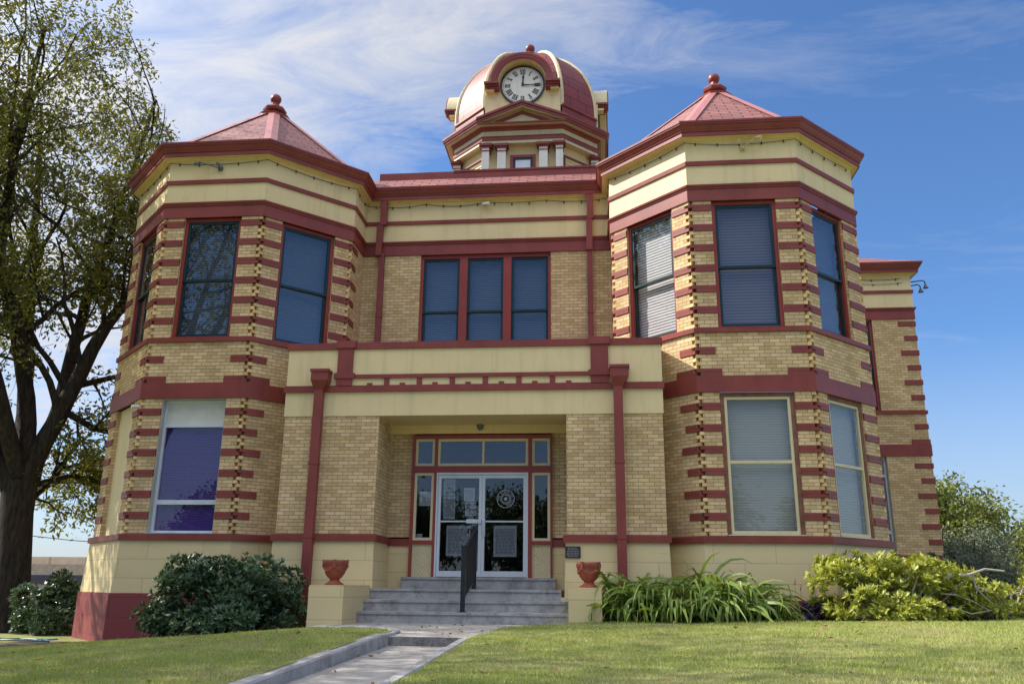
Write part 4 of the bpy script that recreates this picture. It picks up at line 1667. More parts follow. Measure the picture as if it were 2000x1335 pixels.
gx = lines(-12, 14, 0.16, (-1.06, -1.04, 0.09, 0.11)) + lines(-40, -12.5, 1.5) + lines(14.5, 40, 1.5) + [-700, -300, -150, -80, -55, 55, 80, 150, 300, 700]
gy = lines(-12, 4, 0.16, (-5.06, -5.04)) + lines(-45, -12.5, 1.3) + lines(4.6, 45, 1.3) + [-700, -300, -150, -80, -55, 60, 80, 150, 300, 700]
gx, gy = sorted(set(gx)), sorted(set(gy))
gv = [(x, y, H(x, y)) for y in gy for x in gx]
nx = len(gx)
gf = [[j * nx + i, j * nx + i + 1, (j + 1) * nx + i + 1, (j + 1) * nx + i] for j in range(len(gy) - 1) for i in range(nx - 1)]
me = bpy.data.meshes.new('ground')
me.from_pydata(gv, [], gf)
me.materials.append(GROUND)
me.polygons.foreach_set('use_smooth', np.ones(len(me.polygons), dtype=bool))
go = bpy.data.objects.new('ground', me)
COL.objects.link(go)
tag(go, 'sloping lawn ground around the courthouse', 'ground', kind='structure')


def prism(mb, poly, z0, z1):
    mb.face([(x, y, z1) for x, y in poly])
    k = len(poly)
    for i in range(k):
        a, b = poly[i], poly[(i + 1) % k]
        mb.face([(*a, z0), (*b, z0), (*b, z1), (*a, z1)])


mb = MB()
prism(mb, WALK, -0.25, 0.0)
tag(mb.build('walk', CONCP, None, (0, -3, 0)), 'concrete landing walk at the foot of the steps', 'walk', kind='structure')
mb = MB()
mb.face([(-0.985, -5.105, -0.24), (0.05, -5.105, -0.24), (0.05, -5.105, -0.006), (-0.985, -5.105, -0.006)])
mb.face([(-0.985, -5.105, -0.006), (0.05, -5.105, -0.006), (0.05, -5.09, -0.002), (-0.985, -5.09, -0.002)])
tag(mb.build('path_step', CONCD, None, (-0.47, -5.1, 0)), 'dark concrete riser where the path drops one step', 'step', kind='structure')
mb = MB()
ys_ = [-5.1 - 0.8 * i for i in range(17)]
for a, b in zip(ys_, ys_[1:]):
    mb.face([(-1.0, a, path_z(a)), (0.06, a, path_z(a)), (0.06, b, path_z(b)), (-1.0, b, path_z(b))])
tag(mb.build('path', CONCP, None, (-0.47, -9, -0.2)), 'concrete path leading to the courthouse steps', 'path', kind='structure')


def kerb_run(name, centre, w, topf, depth, label):
    """rounded kerb along a plan polyline"""
    mb = MB()
    pts = [Vector(p) for p in centre]
    rows = []
    for i, p in enumerate(pts):
        t = (pts[min(i + 1, len(pts) - 1)] - pts[max(i - 1, 0)]).normalized()
        n = Vector((t.y, -t.x))
        z = topf(p.x, p.y)
        sec = [(-w / 2, -depth), (-w / 2, -0.018), (-w / 2 + 0.018, 0), (w / 2 - 0.018, 0), (w / 2, -0.018), (w / 2, -depth)]
        rows.append([(p.x + n.x * o, p.y + n.y * o, z + dz) for o, dz in sec])
    for a, b in zip(rows, rows[1:]):
        for i in range(5):
            mb.face([a[i], a[i + 1], b[i + 1], b[i]])
    mb.face(rows[0])
    mb.face(rows[-1])
    o = mb.build(name, CONC, None, (pts[0].x, pts[0].y, 0))
    return tag(o, label, 'kerb', kind='structure')


kc = [(-1.05, y) for y in np.arange(-17.0, -4.9, 0.5)] + [(-1.05 - 1.15 * (1 - math.cos(t)), -4.75 + 1.9 * math.sin(t)) for t in [math.pi / 2 * i / 10 for i in range(11)]] + [(x, -2.85 + 0.06 * max(0, -2.3 - x) * 0.3) for x in np.arange(-2.6, -14.2, -0.5)]


def ktop(x, y):
    return H(x - 0.12, y - 0.10, True) + (0.012 if y > -2.95 else 0.02) if x < -2.3 else 0.035 - 0.034 * max(0, -5.5 - y)


kerb_run('kerb', kc, 0.16, ktop, 0.3, 'pale concrete kerb curving round the left lawn')
kr = [(0.10, y) for y in np.arange(-17.0, -5.0, 0.5)] + [(0.17, -5.0), (0.20, -4.4), (0.25, -3.8), (0.36, -3.0)]
kerb_run('kerb', kr, 0.13, lambda x, y: 0.012 - 0.029 * max(0, -5.2 - y), 0.25, 'narrow concrete edging between the path and the right lawn')
mb = MB()
for x0, x1, y0, y1 in ((-9.8, -3.2, -2.75, 0.4), (1.75, 10.5, -1.25, 1.2)):
    xs, ysb = np.arange(x0, x1 + 0.01, 0.3), np.arange(y0, y1 + 0.01, 0.3)
    for a, b in zip(xs, xs[1:]):
        for c_, d_ in zip(ysb, ysb[1:]):
            mb.face([(a, c_, H(a, c_, True) + 0.012), (b, c_, H(b, c_, True) + 0.012), (b, d_, H(b, d_, True) + 0.012), (a, d_, H(a, d_, True) + 0.012)])
tag(mb.build('planting_bed', SOIL, None, (0, -1, 0)), 'dark mulched soil beds along the foundation', 'soil', kind='structure')
mb = MB()
mb.box(XF, 15.5, 120, -60, -20, -1.32, -1.30)
mb.box(XF, -120, -17.5, -34, -12, -1.06, -1.04)
mb.box(XF, -200, 200, 40, 52, -1.0, -0.93)
tag(mb.build('road', ASPH, None, (0, 0, -1)), 'grey asphalt streets around the square', 'road', kind='structure')

# ------------------------------------------------------------------ entrance steps, plinths, urns, rail
st = thing('entrance_steps', 'grey weathered concrete steps leading up to the glass doors', 'steps', (-0.7, -0.5, 0.0))
for x0, x1, y0, y1, z0, z1, nm in ((-2.74, 1.316, -0.97, 1.0, -0.2, 0.20, 'step'), (-2.75, 1.306, -0.545, 1.0, 0.197, 0.402, 'step'), (-2.62, 1.135, -0.125, YD + 0.02, 0.399, 0.605, 'landing'), (-2.22, 0.98, 0.98, YD + 0.10, 0.602, 0.834, 'door_step')):
    mb = MB()
    lip = 0.022
    mb.box(XF, x0, x1, -y1, -y0 - lip, z0, z1 - 0.045)
    mb.box(XF, x0, x1, -y1, -y0, z1 - 0.046, z1 - 0.008)
    mb.box(XF, x0, x1, -y1, -y0 - 0.012, z1 - 0.009, z1)
    mb.build(nm, CONC, st)
for x0, x1, y0, gl, lab in ((-3.20, -2.575, -1.87, -0.1, 'cream rendered plinth left of the steps under a terracotta urn'), (1.318, 1.90, -1.55, -0.05, 'cream rendered plinth right of the steps beside the strap-leaved plants')):
    mb = MB()
    mb.box(XF, x0, x1, 0.085, -y0, -0.3, 0.635)
    mb.box(XF, x0 + 0.012, x1 - 0.012, 0.085, -y0 - 0.012, 0.634, 0.655)
    tag(mb.build('plinth', BLOCK, None, ((x0 + x1) / 2, y0, 0)), lab, 'plinth', 'plinths flanking the steps')
for ux_, uy_, rot, lab in ((-2.885, -1.42, 0.2, 'terracotta urn on the left plinth by the dark bush'), (1.675, -1.20, 1.0, 'terracotta urn on the right plinth under the plaque')):
    u = thing('urn', lab, 'urn', (ux_, uy_, 0.656), 'urns on the plinths')
    mb = MB()
    prof = [(0.001, 0.0), (0.165, 0.0), (0.168, 0.018), (0.14, 0.035), (0.10, 0.06), (0.085, 0.085), (0.092, 0.105), (0.13, 0.135), (0.175, 0.20), (0.198, 0.27), (0.205, 0.315), (0.206, 0.32), (0.214, 0.33), (0.214, 0.415), (0.205, 0.43), (0.19, 0.435), (0.18, 0.42), (0.175, 0.385), (0.17, 0.38)]
    mb.lathe(prof, (ux_, uy_, 0.656), 32)
    mb.build('bowl', TERRA, u, smooth=True)
    mb = MB()
    mb.lathe([(0.001, 0.40), (0.09, 0.395), (0.174, 0.383)], (ux_, uy_, 0.656), 20)
    mb.build('soil', SOIL, u, smooth=True)
    mb = MB()
    for k in range(4):
        t = rot + k * math.pi / 2
        Fu = frame((ux_ + math.cos(t) * 0.212, uy_ + math.sin(t) * 0.212), (-math.sin(t), math.cos(t)))
        mb.box(Fu, -0.028, 0.028, -0.01, 0.02, 0.656 + 0.30, 0.656 + 0.44)
        for q in range(8):
            t2 = t + 0.22 + q * 0.15
            p = (ux_ + math.cos(t2) * 0.214, uy_ + math.sin(t2) * 0.214)
            Fv = frame(p, (-math.sin(t2), math.cos(t2)))
            mb.box(Fv, -0.011, 0.011, -0.01, 0.01, 0.656 + 0.352, 0.656 + 0.395)
        # garland between the handles
        g_ = []
        for q in range(9):
            a_ = t + (math.pi / 2) * q / 8
            sag = 0.075 * math.sin(math.pi * q / 8)
            rr = 0.208 - 0.035 * (sag / 0.075) * 0.45
            g_.append((ux_ + math.cos(a_) * rr, uy_ + math.sin(a_) * rr, 0.656 + 0.315 - sag))
        mb.tube(g_, 0.014, 6)
    mb.build('relief_ornament', TERRA, u)
rl = thing('handrail', 'black metal handrail up the middle of the steps', 'handrail', (-0.64, -0.8, 0.2))
for y_, z_, zt, pw_ in ((-0.80, 0.20, 1.36, 0.041), (0.62, 0.605, 1.80, 0.041)):
    mb = MB()
    mb.box(XF, -0.64 - pw_, -0.64 + pw_, -y_ - pw_, -y_ + pw_, z_, zt)
    mb.box(XF, -0.64 - 0.05, -0.64 + 0.05, -y_ - 0.05, -y_ + 0.05, zt, zt + 0.03)
    mb.box(XF, -0.64 - 0.075, -0.64 + 0.075, -y_ - 0.075, -y_ + 0.075, z_, z_ + 0.012)
    mb.build('post', BLACK, rl)
mb = MB()
mb.tube([(-0.64, -0.80, 1.30), (-0.64, 0.62, 1.77), (-0.64, 0.86, 1.79)], 0.026, 8)
mb.tube([(-0.64, 0.86, 1.79), (-0.72, 0.92, 1.80), (-0.80, 0.90, 1.79), (-0.82, 0.84, 1.75), (-0.80, 0.80, 1.71)], 0.020, 8)
mb.build('top_rail', BLACK, rl)
mb = MB()
mb.tube([(-0.64, -0.80, 0.42), (-0.64, 0.62, 0.78)], 0.018, 8)
mb.build('lower_rail', BLACK, rl)
for k in range(9):
    y_ = -0.68 + k * 0.145
    mb = MB()
    zz = 0.47 * (y_ + 0.8) / 1.42
    mb.tube([(-0.64, y_, 0.42 + zz * 0.77), (-0.64, y_, 1.30 + zz)], 0.011, 6)
    mb.build('picket', BLACK, rl)

# ------------------------------------------------------------------ lettering helper


def text_mesh(body, size, M4, mat, parent, name='lettering', align='CENTER', ext=0.0015):
    cu = bpy.data.curves.new('tmp', 'FONT')
    cu.body = body
    cu.size = size
    cu.align_x = align
    cu.align_y = 'CENTER'
    cu.extrude = ext
    ob = bpy.data.objects.new('tmp', cu)
    COL.objects.link(ob)
    dg = bpy.context.evaluated_depsgraph_get()
    me = bpy.data.meshes.new_from_object(ob.evaluated_get(dg))
    bpy.data.objects.remove(ob, do_unlink=True)
    off = Vector((0, 0, 0))
    r = parent
    while r is not None:
        off += r.location
        r = r.parent
    me.transform(Matrix.Translation(-off) @ M4)
    me.materials.clear()
    me.materials.append(mat)
    me.name = name
    return me


def text_obj(body, size, M4, mat, parent, name='lettering', align='CENTER'):
    me = text_mesh(body, size, M4, mat, parent, name, align)
    o = bpy.data.objects.new(name, me)
    COL.objects.link(o)
    o.parent = parent
    return o


def facing(x, y, z, roll=0.0):
    """text matrix: reads along +x, up +z, facing -y"""
    return Matrix.Translation((x, y, z)) @ Matrix.Rotation(rad(90), 4, 'X') @ Matrix.Rotation(roll, 4, 'Z')


PAPER = paint('paper', (0.46, 0.46, 0.45), 0.06, 0.8)
PAPERB = paint('printed_paper', (0.30, 0.31, 0.33), 0.10, 0.8)
INK = paint('dark_ink', (0.06, 0.06, 0.07), 0.1, 0.8)
FROST = paint('white_decal', (0.34, 0.37, 0.42), 0.04, 0.7)
PLAQ = paint('plaque_bronze', (0.022, 0.020, 0.026), 0.2, 0.35, spec=0.5)
PLTX = paint('plaque_letter', (0.22, 0.21, 0.22), 0.1, 0.4)
# seal on the right door
sl_ = thing('door_seal', 'round white star seal decal on the right glass door', 'decal', (-0.079, YD - 0.010, 2.44))
mb = MB()
sx_, sz_ = -0.079, 2.44
yy = YD - 0.008
FS = frame((sx_, yy), (1, 0))


def ringm(mb, r0, r1, n=40):
    for i in range(n):
        a, b = 2 * math.pi * i / n, 2 * math.pi * (i + 1) / n
        q = [(math.cos(a) * r0, math.sin(a) * r0), (math.cos(b) * r0, math.sin(b) * r0), (math.cos(b) * r1, math.sin(b) * r1), (math.cos(a) * r1, math.sin(a) * r1)]
        mb.face([FS(p_[0], 0.002, sz_ + p_[1]) for p_ in q])


ringm(mb, 0.178, 0.19)
ringm(mb, 0.105, 0.114)
for k in range(26):
    a = 2 * math.pi * k / 26
    for da, r_, w_ in ((-0.07, 0.088, 0.012), (0.07, 0.078, 0.010)):
        t = a + da
        c_ = Vector((math.cos(t), math.sin(t))) * r_
        e_ = Vector((-math.sin(t), math.cos(t)))
        n_v = Vector((math.cos(t), math.sin(t)))
        q = [c_ - e_ * 0.016, c_ + n_v * w_ * 0.5, c_ + e_ * 0.016, c_ - n_v * w_ * 0.5]
        mb.face([FS(p_.x, 0.002, sz_ + p_.y) for p_ in q])
star = [(math.cos(math.pi / 2 + i * math.pi / 5) * (0.058 if i % 2 == 0 else 0.024), math.sin(math.pi / 2 + i * math.pi / 5) * (0.058 if i % 2 == 0 else 0.024)) for i in range(10)]
for i in range(10):
    j = (i + 1) % 10
    mb.face([FS(0, 0.002, sz_), FS(star[i][0], 0.002, sz_ + star[i][1]), FS(star[j][0], 0.002, sz_ + star[j][1])])
mb.build('star_emblem', FROST, sl_)
txt = 'THE STATE OF TEXAS  *  '
for i, ch in enumerate(txt):
    if ch == ' ':
        continue
    a = math.pi / 2 + 1.9 - (i + 0.5) * 2 * math.pi / len(txt)
    o = text_obj(ch, 0.062, facing(sx_ + math.cos(a) * 0.145, yy - 0.002, sz_ + math.sin(a) * 0.145, a - math.pi / 2), FROST, sl_, 'seal_letter')

prng = random.Random(11)


def paper(x0, x1, z0, z1, lab, mat=PAPER, lines_=12, title=None):
    t = thing('notice', lab, 'notice', ((x0 + x1) / 2, YD + 0.018, (z0 + z1) / 2), 'notices behind the door glass')
    Fp = frame((0, YD + 0.016), (1, 0))
    mb = MB()
    mb.box(Fp, x0, x1, -0.002, 0.0, z0, z1)
    mb.build('sheet', mat, t)
    mb = MB()
    w, h = x1 - x0, z1 - z0
    for i in range(lines_):
        zz = z1 - h * (0.10 + 0.82 * (i + 0.5) / lines_)
        x = x0 + w * 0.08
        while x < x1 - w * 0.12:
            ln_ = w * prng.uniform(0.06, 0.20)
            xe = min(x + ln_, x1 - w * 0.08)
            mb.face([Fp(x, 0.0015, zz - h / lines_ * 0.17), Fp(xe, 0.0015, zz - h / lines_ * 0.17), Fp(xe, 0.0015, zz + h / lines_ * 0.17), Fp(x, 0.0015, zz + h / lines_ * 0.17)])
            x = xe + w * 0.035
    mb.build('printed_lines', INK, t)
    return t


paper(-1.41, -1.16, 2.02, 2.50, 'middle sheet in the tall strip on the left door', PAPERB, 14)
paper(-1.415, -1.165, 2.51, 2.86, 'topmost sheet in the tall strip on the left door', PAPERB, 10)
paper(-0.975, -0.745, 2.39, 2.67, 'pale sheet at the upper right of the left door', PAPER, 9)
paper(-0.945, -0.712, 2.09, 2.37, 'sheet just above the push bar of the left door', PAPERB, 9)
paper(-1.328, -0.82, 1.265, 1.885, 'large poster low on the left door behind the rail', PAPERB, 18)
paper(-0.325, 0.156, 1.254, 1.89, 'large poster low on the right door', PAPERB, 18)
paper(-1.933, -1.69, 2.297, 2.595, 'white sheet in the left sidelight', PAPER, 8)
paper(-1.965, -1.845, 1.636, 1.71, 'small card in the bottom corner of the left sidelight', PAPER, 3)
pq = thing('plaque', 'small dark bronze plaque on the cream wall right of the steps', 'plaque', (1.362, -0.05, 1.31))
mb = MB()
Fq = frame((0, -0.045), (1, 0))
mb.box(Fq, 1.215, 1.509, 0.0, 0.022, 1.20, 1.417)
mb.box(Fq, 1.226, 1.498, 0.021, 0.026, 1.211, 1.406)
mb.build('plate', PLAQ, pq)
mb = MB()
for i in range(6):
    zz = 1.385 - i * 0.031
    x = 1.245 + (0.02 if i in (0, 1, 5) else 0)
    xe_ = 1.48 - (0.02 if i in (0, 1, 5) else 0)
    while x < xe_ - 0.02:
        e = min(x + prng.uniform(0.025, 0.07), xe_)
        mb.face([Fq(x, 0.0275, zz - 0.007), Fq(e, 0.0275, zz - 0.007), Fq(e, 0.0275, zz + 0.007), Fq(x, 0.0275, zz + 0.007)])
        x = e + 0.012
mb.build('raised_lines', PLTX, pq)

# ------------------------------------------------------------------ lamps, cameras, string lights
LAMPG = paint('lamp_grey', (0.10, 0.115, 0.13), 0.1, 0.4, spec=0.5)
LAMPC = paint('lamp_cream', (0.52, 0.45, 0.28), 0.08, 0.5)


def floodlight(loc, mat, lab, spread):
    t = thing('floodlight', lab, 'floodlight', loc, 'twin floodlights on the bays')
    x, y, z = loc
    Fl = frame((x, y), (1, 0))
    mb = MB()
    mb.lathe([(0.055, 0), (0.055, 0.05)], (x, y - 0.03, z - 0.02), 10)
    mb.box(Fl, -0.05, 0.05, 0.0, 0.05, z - 0.05, z + 0.05)
    mb.build('junction_box', mat, t)
    for (dx, dz, ex, ez) in spread:
        mb = MB()
        mb.tube([(x, y - 0.04, z), (x + dx * 0.6, y - 0.14, z + dz * 0.6), (x + dx, y - 0.20, z + dz)], 0.014, 6)
        mb.tube([(x + dx, y - 0.18, z + dz), (x + dx + ex * 0.3, y - 0.22, z + dz + ez * 0.3), (x + dx + ex, y - 0.28, z + dz + ez)], [0.02, 0.034, 0.042], 10)
        mb.build('lamp_head', mat, t)
    return t


floodlight((-6.68, yF - 0.02, 9.86), LAMPG, 'grey twin floodlight on the left bay under the eave', [(-0.42, 0.09, -0.07, -0.09), (0.03, 0.03, 0.02, -0.05)])
floodlight((5.12, yF - 0.02, 9.86), LAMPC, 'cream twin floodlight on the right bay under the eave', [(-0.10, 0.10, -0.01, -0.08), (0.26, 0.16, 0.10, -0.05)])
t = thing('floodlight', 'small white floodlight over the middle windows', 'floodlight', (-0.86, yM - 0.03, 9.97))
mb = MB()
mb.tube([(-0.86, yM - 0.02, 9.97), (-0.86, yM - 0.14, 9.96)], 0.02, 6)
mb.build('bracket', LAMPG, t)
mb = MB()
mb.tube([(-0.92, yM - 0.12, 9.96), (-0.78, yM - 0.16, 9.95), (-0.74, yM - 0.17, 9.945)], [0.035, 0.045, 0.05], 10)
mb.build('lamp_head', WHITE, t)
for dx, dz, lab in ((0.46, 0.0, 'upper gooseneck lamp at the wing corner'), (0.30, -0.22, 'lower gooseneck lamp at the wing corner')):
    t = thing('gooseneck_lamp', lab, 'lamp', (11.62, 9.2, 9.85 + dz), 'gooseneck lamps on the wing')
    mb = MB()
    z = 9.93 + dz * 0.6
    mb.tube([(11.6, 9.25, z), (11.6 + dx, 9.2, z + 0.04), (11.6 + dx + 0.07, 9.2, z - 0.0), (11.6 + dx + 0.08, 9.2, z - 0.10)], 0.018, 6)
    mb.build('arm', BLACK, t)
    mb = MB()
    mb.lathe([(0.03, 0), (0.045, -0.05), (0.085, -0.12)], (11.6 + dx + 0.08, 9.2, z - 0.09), 12)
    mb.build('shade', LAMPG, t)
for loc, lab in (((-0.64, YD - 0.10, 3.98), 'small dark dome camera under the entrance ceiling'), ((-7.98, yF + 0.02, 4.30), 'small white camera on the left bay corner')):
    t = thing('security_camera', lab, 'camera', loc)
    mb = MB()
    m_ = LAMPG if loc[0] > -5 else WHITE
    if loc[0] > -5:
        mb.lathe([(0.075, 0.035), (0.075, 0), (0.06, -0.05), (0.03, -0.085), (0.001, -0.09)], loc, 14)
    else:
        mb.tube([(loc[0] + 0.05, loc[1] + 0.03, loc[2]), (loc[0] - 0.05, loc[1] - 0.10, loc[2] - 0.02)], [0.035, 0.045], 10)
    mb.build('housing', m_, t, smooth=True)

def string_lights(path, z, lab, pitch=0.41, off=0.045):
    path = [Vector(p) for p in path]
    k = len(path)
    nr = []
    for i in range(k - 1):
        d = (path[i + 1] - path[i]).normalized()
        nr.append(Vector((d.y, -d.x)))
    pts = []
    for i in range(k):
        a, b = nr[max(0, i - 1)], nr[min(i, k - 2)]
        pts.append(path[i] + (a + b) / (1 + a.dot(b)) * off)
    t = thing('string_lights', lab, 'string lights', (pts[0].x, pts[0].y, z))
    wire, bulbs = [], []
    r_ = random.Random(5)
    for i in range(k - 1):
        ln_ = (pts[i + 1] - pts[i]).length
        nseg = max(1, round(ln_ / 1.6))
        for s in range(nseg):
            sag = r_.uniform(0.03, 0.09)
            for q in range(8):
                u = (s + q / 8) / nseg
                p = pts[i].lerp(pts[i + 1], u)
                wire.append((p.x, p.y, z - 4 * sag * (q / 8) * (1 - q / 8)))
        nb = int(ln_ / pitch)
        for q in range(nb):
            u = (q + 0.5) / nb
            s = u * nseg
            w_ = s - int(s)
            p = pts[i].lerp(pts[i + 1], u)
            bulbs.append((p.x, p.y, z - 4 * 0.06 * w_ * (1 - w_)))
    mb = MB()
    mb.tube(wire, 0.006, 4)
    mb.build('wire', BLACK, t)
    mb = MB()
    mb.lathe([(0.011, 0.01), (0.013, -0.015), (0.011, -0.025), (0.017, -0.036), (0.014, -0.054), (0.003, -0.06)], (0, 0, 0), 8)
    proto = None
    for b in bulbs:
        if proto is None:
            proto = mb.build('bulb', BLACK, None)
            o = proto
        else:
            o = proto.copy()
            COL.objects.link(o)
        o.parent = t
        o.location = Vector(b) - t.location
    return t


string_lights(P[1:11], 10.045, 'dark bulb string looped under the main eaves')
string_lights([(7.9, yW), (11.55, yW)], 10.0, 'upper of two bulb strings on the right wing', 0.62)
string_lights([(7.9, yW), (11.6, yW)], 9.86, 'lower of two bulb strings on the right wing', 0.62)

# ------------------------------------------------------------------ foliage
rng = np.random.default_rng(7)


def fast_mesh(name, V, Fq, mat, parent=None, loc=None, smooth=False):
    """V (n,3) array, Fq (m,k) faces"""
    me = bpy.data.meshes.new(name)
    k = Fq.shape[1]
    off = np.zeros(3)
    if parent is not None:
        r = parent
        while r is not None:
            off += np.array(r.location)
            r = r.parent
    elif loc is not None:
        off = np.array(loc)
    V = (V - off).astype(np.float32)
    me.vertices.add(len(V))
    me.vertices.foreach_set('co', V.ravel())
    me.loops.add(Fq.size)
    me.loops.foreach_set('vertex_index', Fq.ravel().astype(np.int32))
    me.polygons.add(len(Fq))
    me.polygons.foreach_set('loop_start', (np.arange(len(Fq)) * k).astype(np.int32))
    if smooth:
        me.polygons.foreach_set('use_smooth', np.ones(len(Fq), dtype=bool))
    me.update(calc_edges=True)
    me.validate()
    me.materials.append(mat)
    o = bpy.data.objects.new(name, me)
    COL.objects.link(o)
    if parent is not None:
        o.parent = parent
    elif loc is not None:
        o.location = loc
    return o


def unit(a):
    return a / np.maximum(np.linalg.norm(a, axis=1, keepdims=True), 1e-9)


def leaves(name, C, D, Ln, Wd, mat, parent, curl=0.12, up=None):
    """rhombic leaves: base C, direction D, length Ln, width Wd"""
    n = len(C)
    D = unit(D)
    R_ = rng.normal(size=(n, 3)) if up is None else up + 0.45 * rng.normal(size=(n, 3))
    S = unit(np.cross(D, R_))
    Nn = np.cross(S, D)
    Ln, Wd = Ln[:, None], Wd[:, None]
    mid = C + D * Ln * 0.45 - Nn * Ln * curl
    V = np.stack([C, mid + S * Wd / 2 + Nn * Ln * curl * 0.6, C + D * Ln - Nn * Ln * curl * 0.3, mid - S * Wd / 2 + Nn * Ln * curl * 0.6], axis=1).reshape(-1, 3)
    Fq = np.arange(4 * n).reshape(-1, 4)
    return fast_mesh(name, V, Fq, mat, parent)


class Tree:
    def __init__(s, seed, inside):
        s.r = random.Random(seed)
        s.branches = []
        s.twigs = []
        s.inside = inside

    def limb(s, pts, r0, r1, kids, lv, ratio=0.42, wander=0.10):
        """polyline limb, subdivided and roughened, with children"""
        pts = [Vector(p) for p in pts]
        dense = []
        for a, b in zip(pts, pts[1:]):
            m = max(2, int((b - a).length / 0.6))
            for i in range(m):
                dense.append(a.lerp(b, i / m))
        dense.append(pts[-1])
        total = sum((b - a).length for a, b in zip(dense, dense[1:]))
        for i in range(1, len(dense) - 1):
            dense[i] = dense[i] + Vector((s.r.gauss(0, 1), s.r.gauss(0, 1), s.r.gauss(0, 0.6))) * wander * min(0.5, r0) * 0.8
        n = len(dense)
        rr = [r0 + (r1 - r0) * (i / (n - 1)) for i in range(n)]
        s.branches.append((dense, rr))
        for k in range(kids):
            u = 0.25 + 0.75 * (k + s.r.random()) / kids
            i = min(n - 2, int(u * (n - 1)))
            d = (dense[i + 1] - dense[i]).normalized()
            s.grow(dense[i].copy(), d, total * ratio * s.r.uniform(0.6, 1.15), rr[i] * 0.5, lv)

    def grow(s, p, d, ln, r, lv):
        R = s.r
        a = Vector((R.gauss(0, 1), R.gauss(0, 1), R.gauss(0, 0.8)))
        a = (a - d * a.dot(d)).normalized()
        d = (d * R.uniform(0.4, 0.9) + a * R.uniform(0.6, 1.0) + Vector((0, 0, 0.12))).normalized()
        seg = max(3, int(ln / 0.45))
        pts = [p]
        for i in range(seg):
            d = (d + Vector((R.gauss(0, 1), R.gauss(0, 1), R.gauss(0, 1))) * 0.16 + Vector((0, 0, 0.03 if lv > 1 else -0.03))).normalized()
            q = pts[-1] + d * (ln / seg)
            if not s.inside(q):
                break
            pts.append(q)
        if len(pts) < 2:
            return
        rr = [max(0.006, r * (1 - 0.75 * i / (len(pts) - 1))) for i in range(len(pts))]
        s.branches.append((pts, rr))
        if lv <= 0:
            for i in range(1, len(pts)):
                s.twigs.append((pts[i], (pts[i] - pts[i - 1]).normalized()))
            return
        kids = R.randint(3, 5) if lv > 1 else R.randint(4, 6)
        for k in range(kids):
            u = 0.2 + 0.8 * (k + R.random()) / kids
            i = min(len(pts) - 2, int(u * (len(pts) - 1)))
            s.grow(pts[i].copy(), (pts[i + 1] - pts[i]).normalized(), ln * R.uniform(0.4, 0.65), rr[i] * 0.6, lv - 1)

    def wood(s, name, mat, parent, rmin=0.0):
        mb = MB()
        for pts, rr in s.branches:
            if max(rr) < rmin:
                continue
            mb.tube(pts, rr, 10 if rr[0] > 0.12 else (6 if rr[0] > 0.03 else 4), cap=rr[0] > 0.1)
        return mb.build(name, mat, parent, smooth=True, recalc=False)

    def foliage(s, name, mat, parent, per, ln, wd, spread, droop=0.3, limit=None, bare=0.0):
        T = [t_ for t_ in s.twigs if s.r.random() >= bare]
        P0 = np.array([t[0] for t in T])
        D0 = np.array([t[1] for t in T])
        P0 = np.repeat(P0, per, axis=0)
        D0 = np.repeat(D0, per, axis=0)
        n = len(P0)
        if limit and n > limit:
            k = rng.choice(n, limit, replace=False)
            P0, D0, n = P0[k], D0[k], limit
        C = P0 + rng.normal(size=(n, 3)) * spread
        D = D0 * 0.5 + rng.normal(size=(n, 3)) * 0.75 + np.array([0, 0, -droop])
        L_ = rng.uniform(0.7, 1.25, n) * ln
        return leaves(name, C, D, L_, L_ * wd, mat, parent)


# the big pecan on the left
TB = Vector((-12.5, 3.5, H(-12.5, 3.5)))


def in_pecan(q):
    a = ((q.x + 15.7) / 5.2) ** 2 + ((q.y - 3.2) / 6.2) ** 2 + ((q.z - 11.6) / 8.2) ** 2
    b = ((q.x + 12.4) / 2.7) ** 2 + ((q.y - 5.2) / 2.4) ** 2 + ((q.z - 4.4) / 3.2) ** 2
    return a < 1 or b < 1


big = thing('pecan_tree', 'large spreading tree with a thick dark trunk left of the courthouse', 'tree', TB)
tr = Tree(21, in_pecan)
y0 = 3.5
tk = [TB + Vector((0.05, 0, -0.3)), TB + Vector((0.0, 0, 0.15)), Vector((-12.58, y0, 1.2)), Vector((-12.70, y0, 2.3)), Vector((-12.75, y0, 3.1))]
tr.branches.append(([Vector(p) for p in tk], [0.66, 0.50, 0.40, 0.38, 0.42]))
tr.limb([(-12.75, y0, 2.7), (-13.25, y0 - 0.3, 3.6), (-14.2, y0 - 0.9, 5.6), (-15.6, y0 - 1.8, 9.0), (-17.0, y0 - 2.6, 13.0)], 0.30, 0.06, 12, 2)
tr.limb([(-12.62, y0, 2.8), (-12.45, y0, 3.6), (-12.12, y0 + 0.1, 4.76), (-11.75, y0 + 0.3, 6.0), (-11.41, y0 + 0.6, 7.4), (-11.1, y0 + 1.0, 8.5), (-11.3, y0 + 1.4, 10.6), (-11.6, y0 + 1.6, 12.6)], 0.27, 0.05, 13, 2)
tr.limb([(-12.65, y0, 3.3), (-12.70, y0 - 0.3, 5.2), (-13.2, y0 - 0.7, 7.4), (-13.75, y0 - 0.9, 8.6), (-13.6, y0 - 1.3, 11.9), (-13.2, y0 - 1.5, 15.5)], 0.22, 0.05, 12, 2)
tr.limb([(-12.40, y0, 3.6), (-12.35, y0 + 0.5, 5.0), (-12.55, y0 + 1.0, 7.0), (-12.6, y0 + 1.5, 9.2), (-12.2, y0 + 2.0, 12.8), (-11.9, y0 + 2.2, 15.4)], 0.20, 0.05, 12, 2)
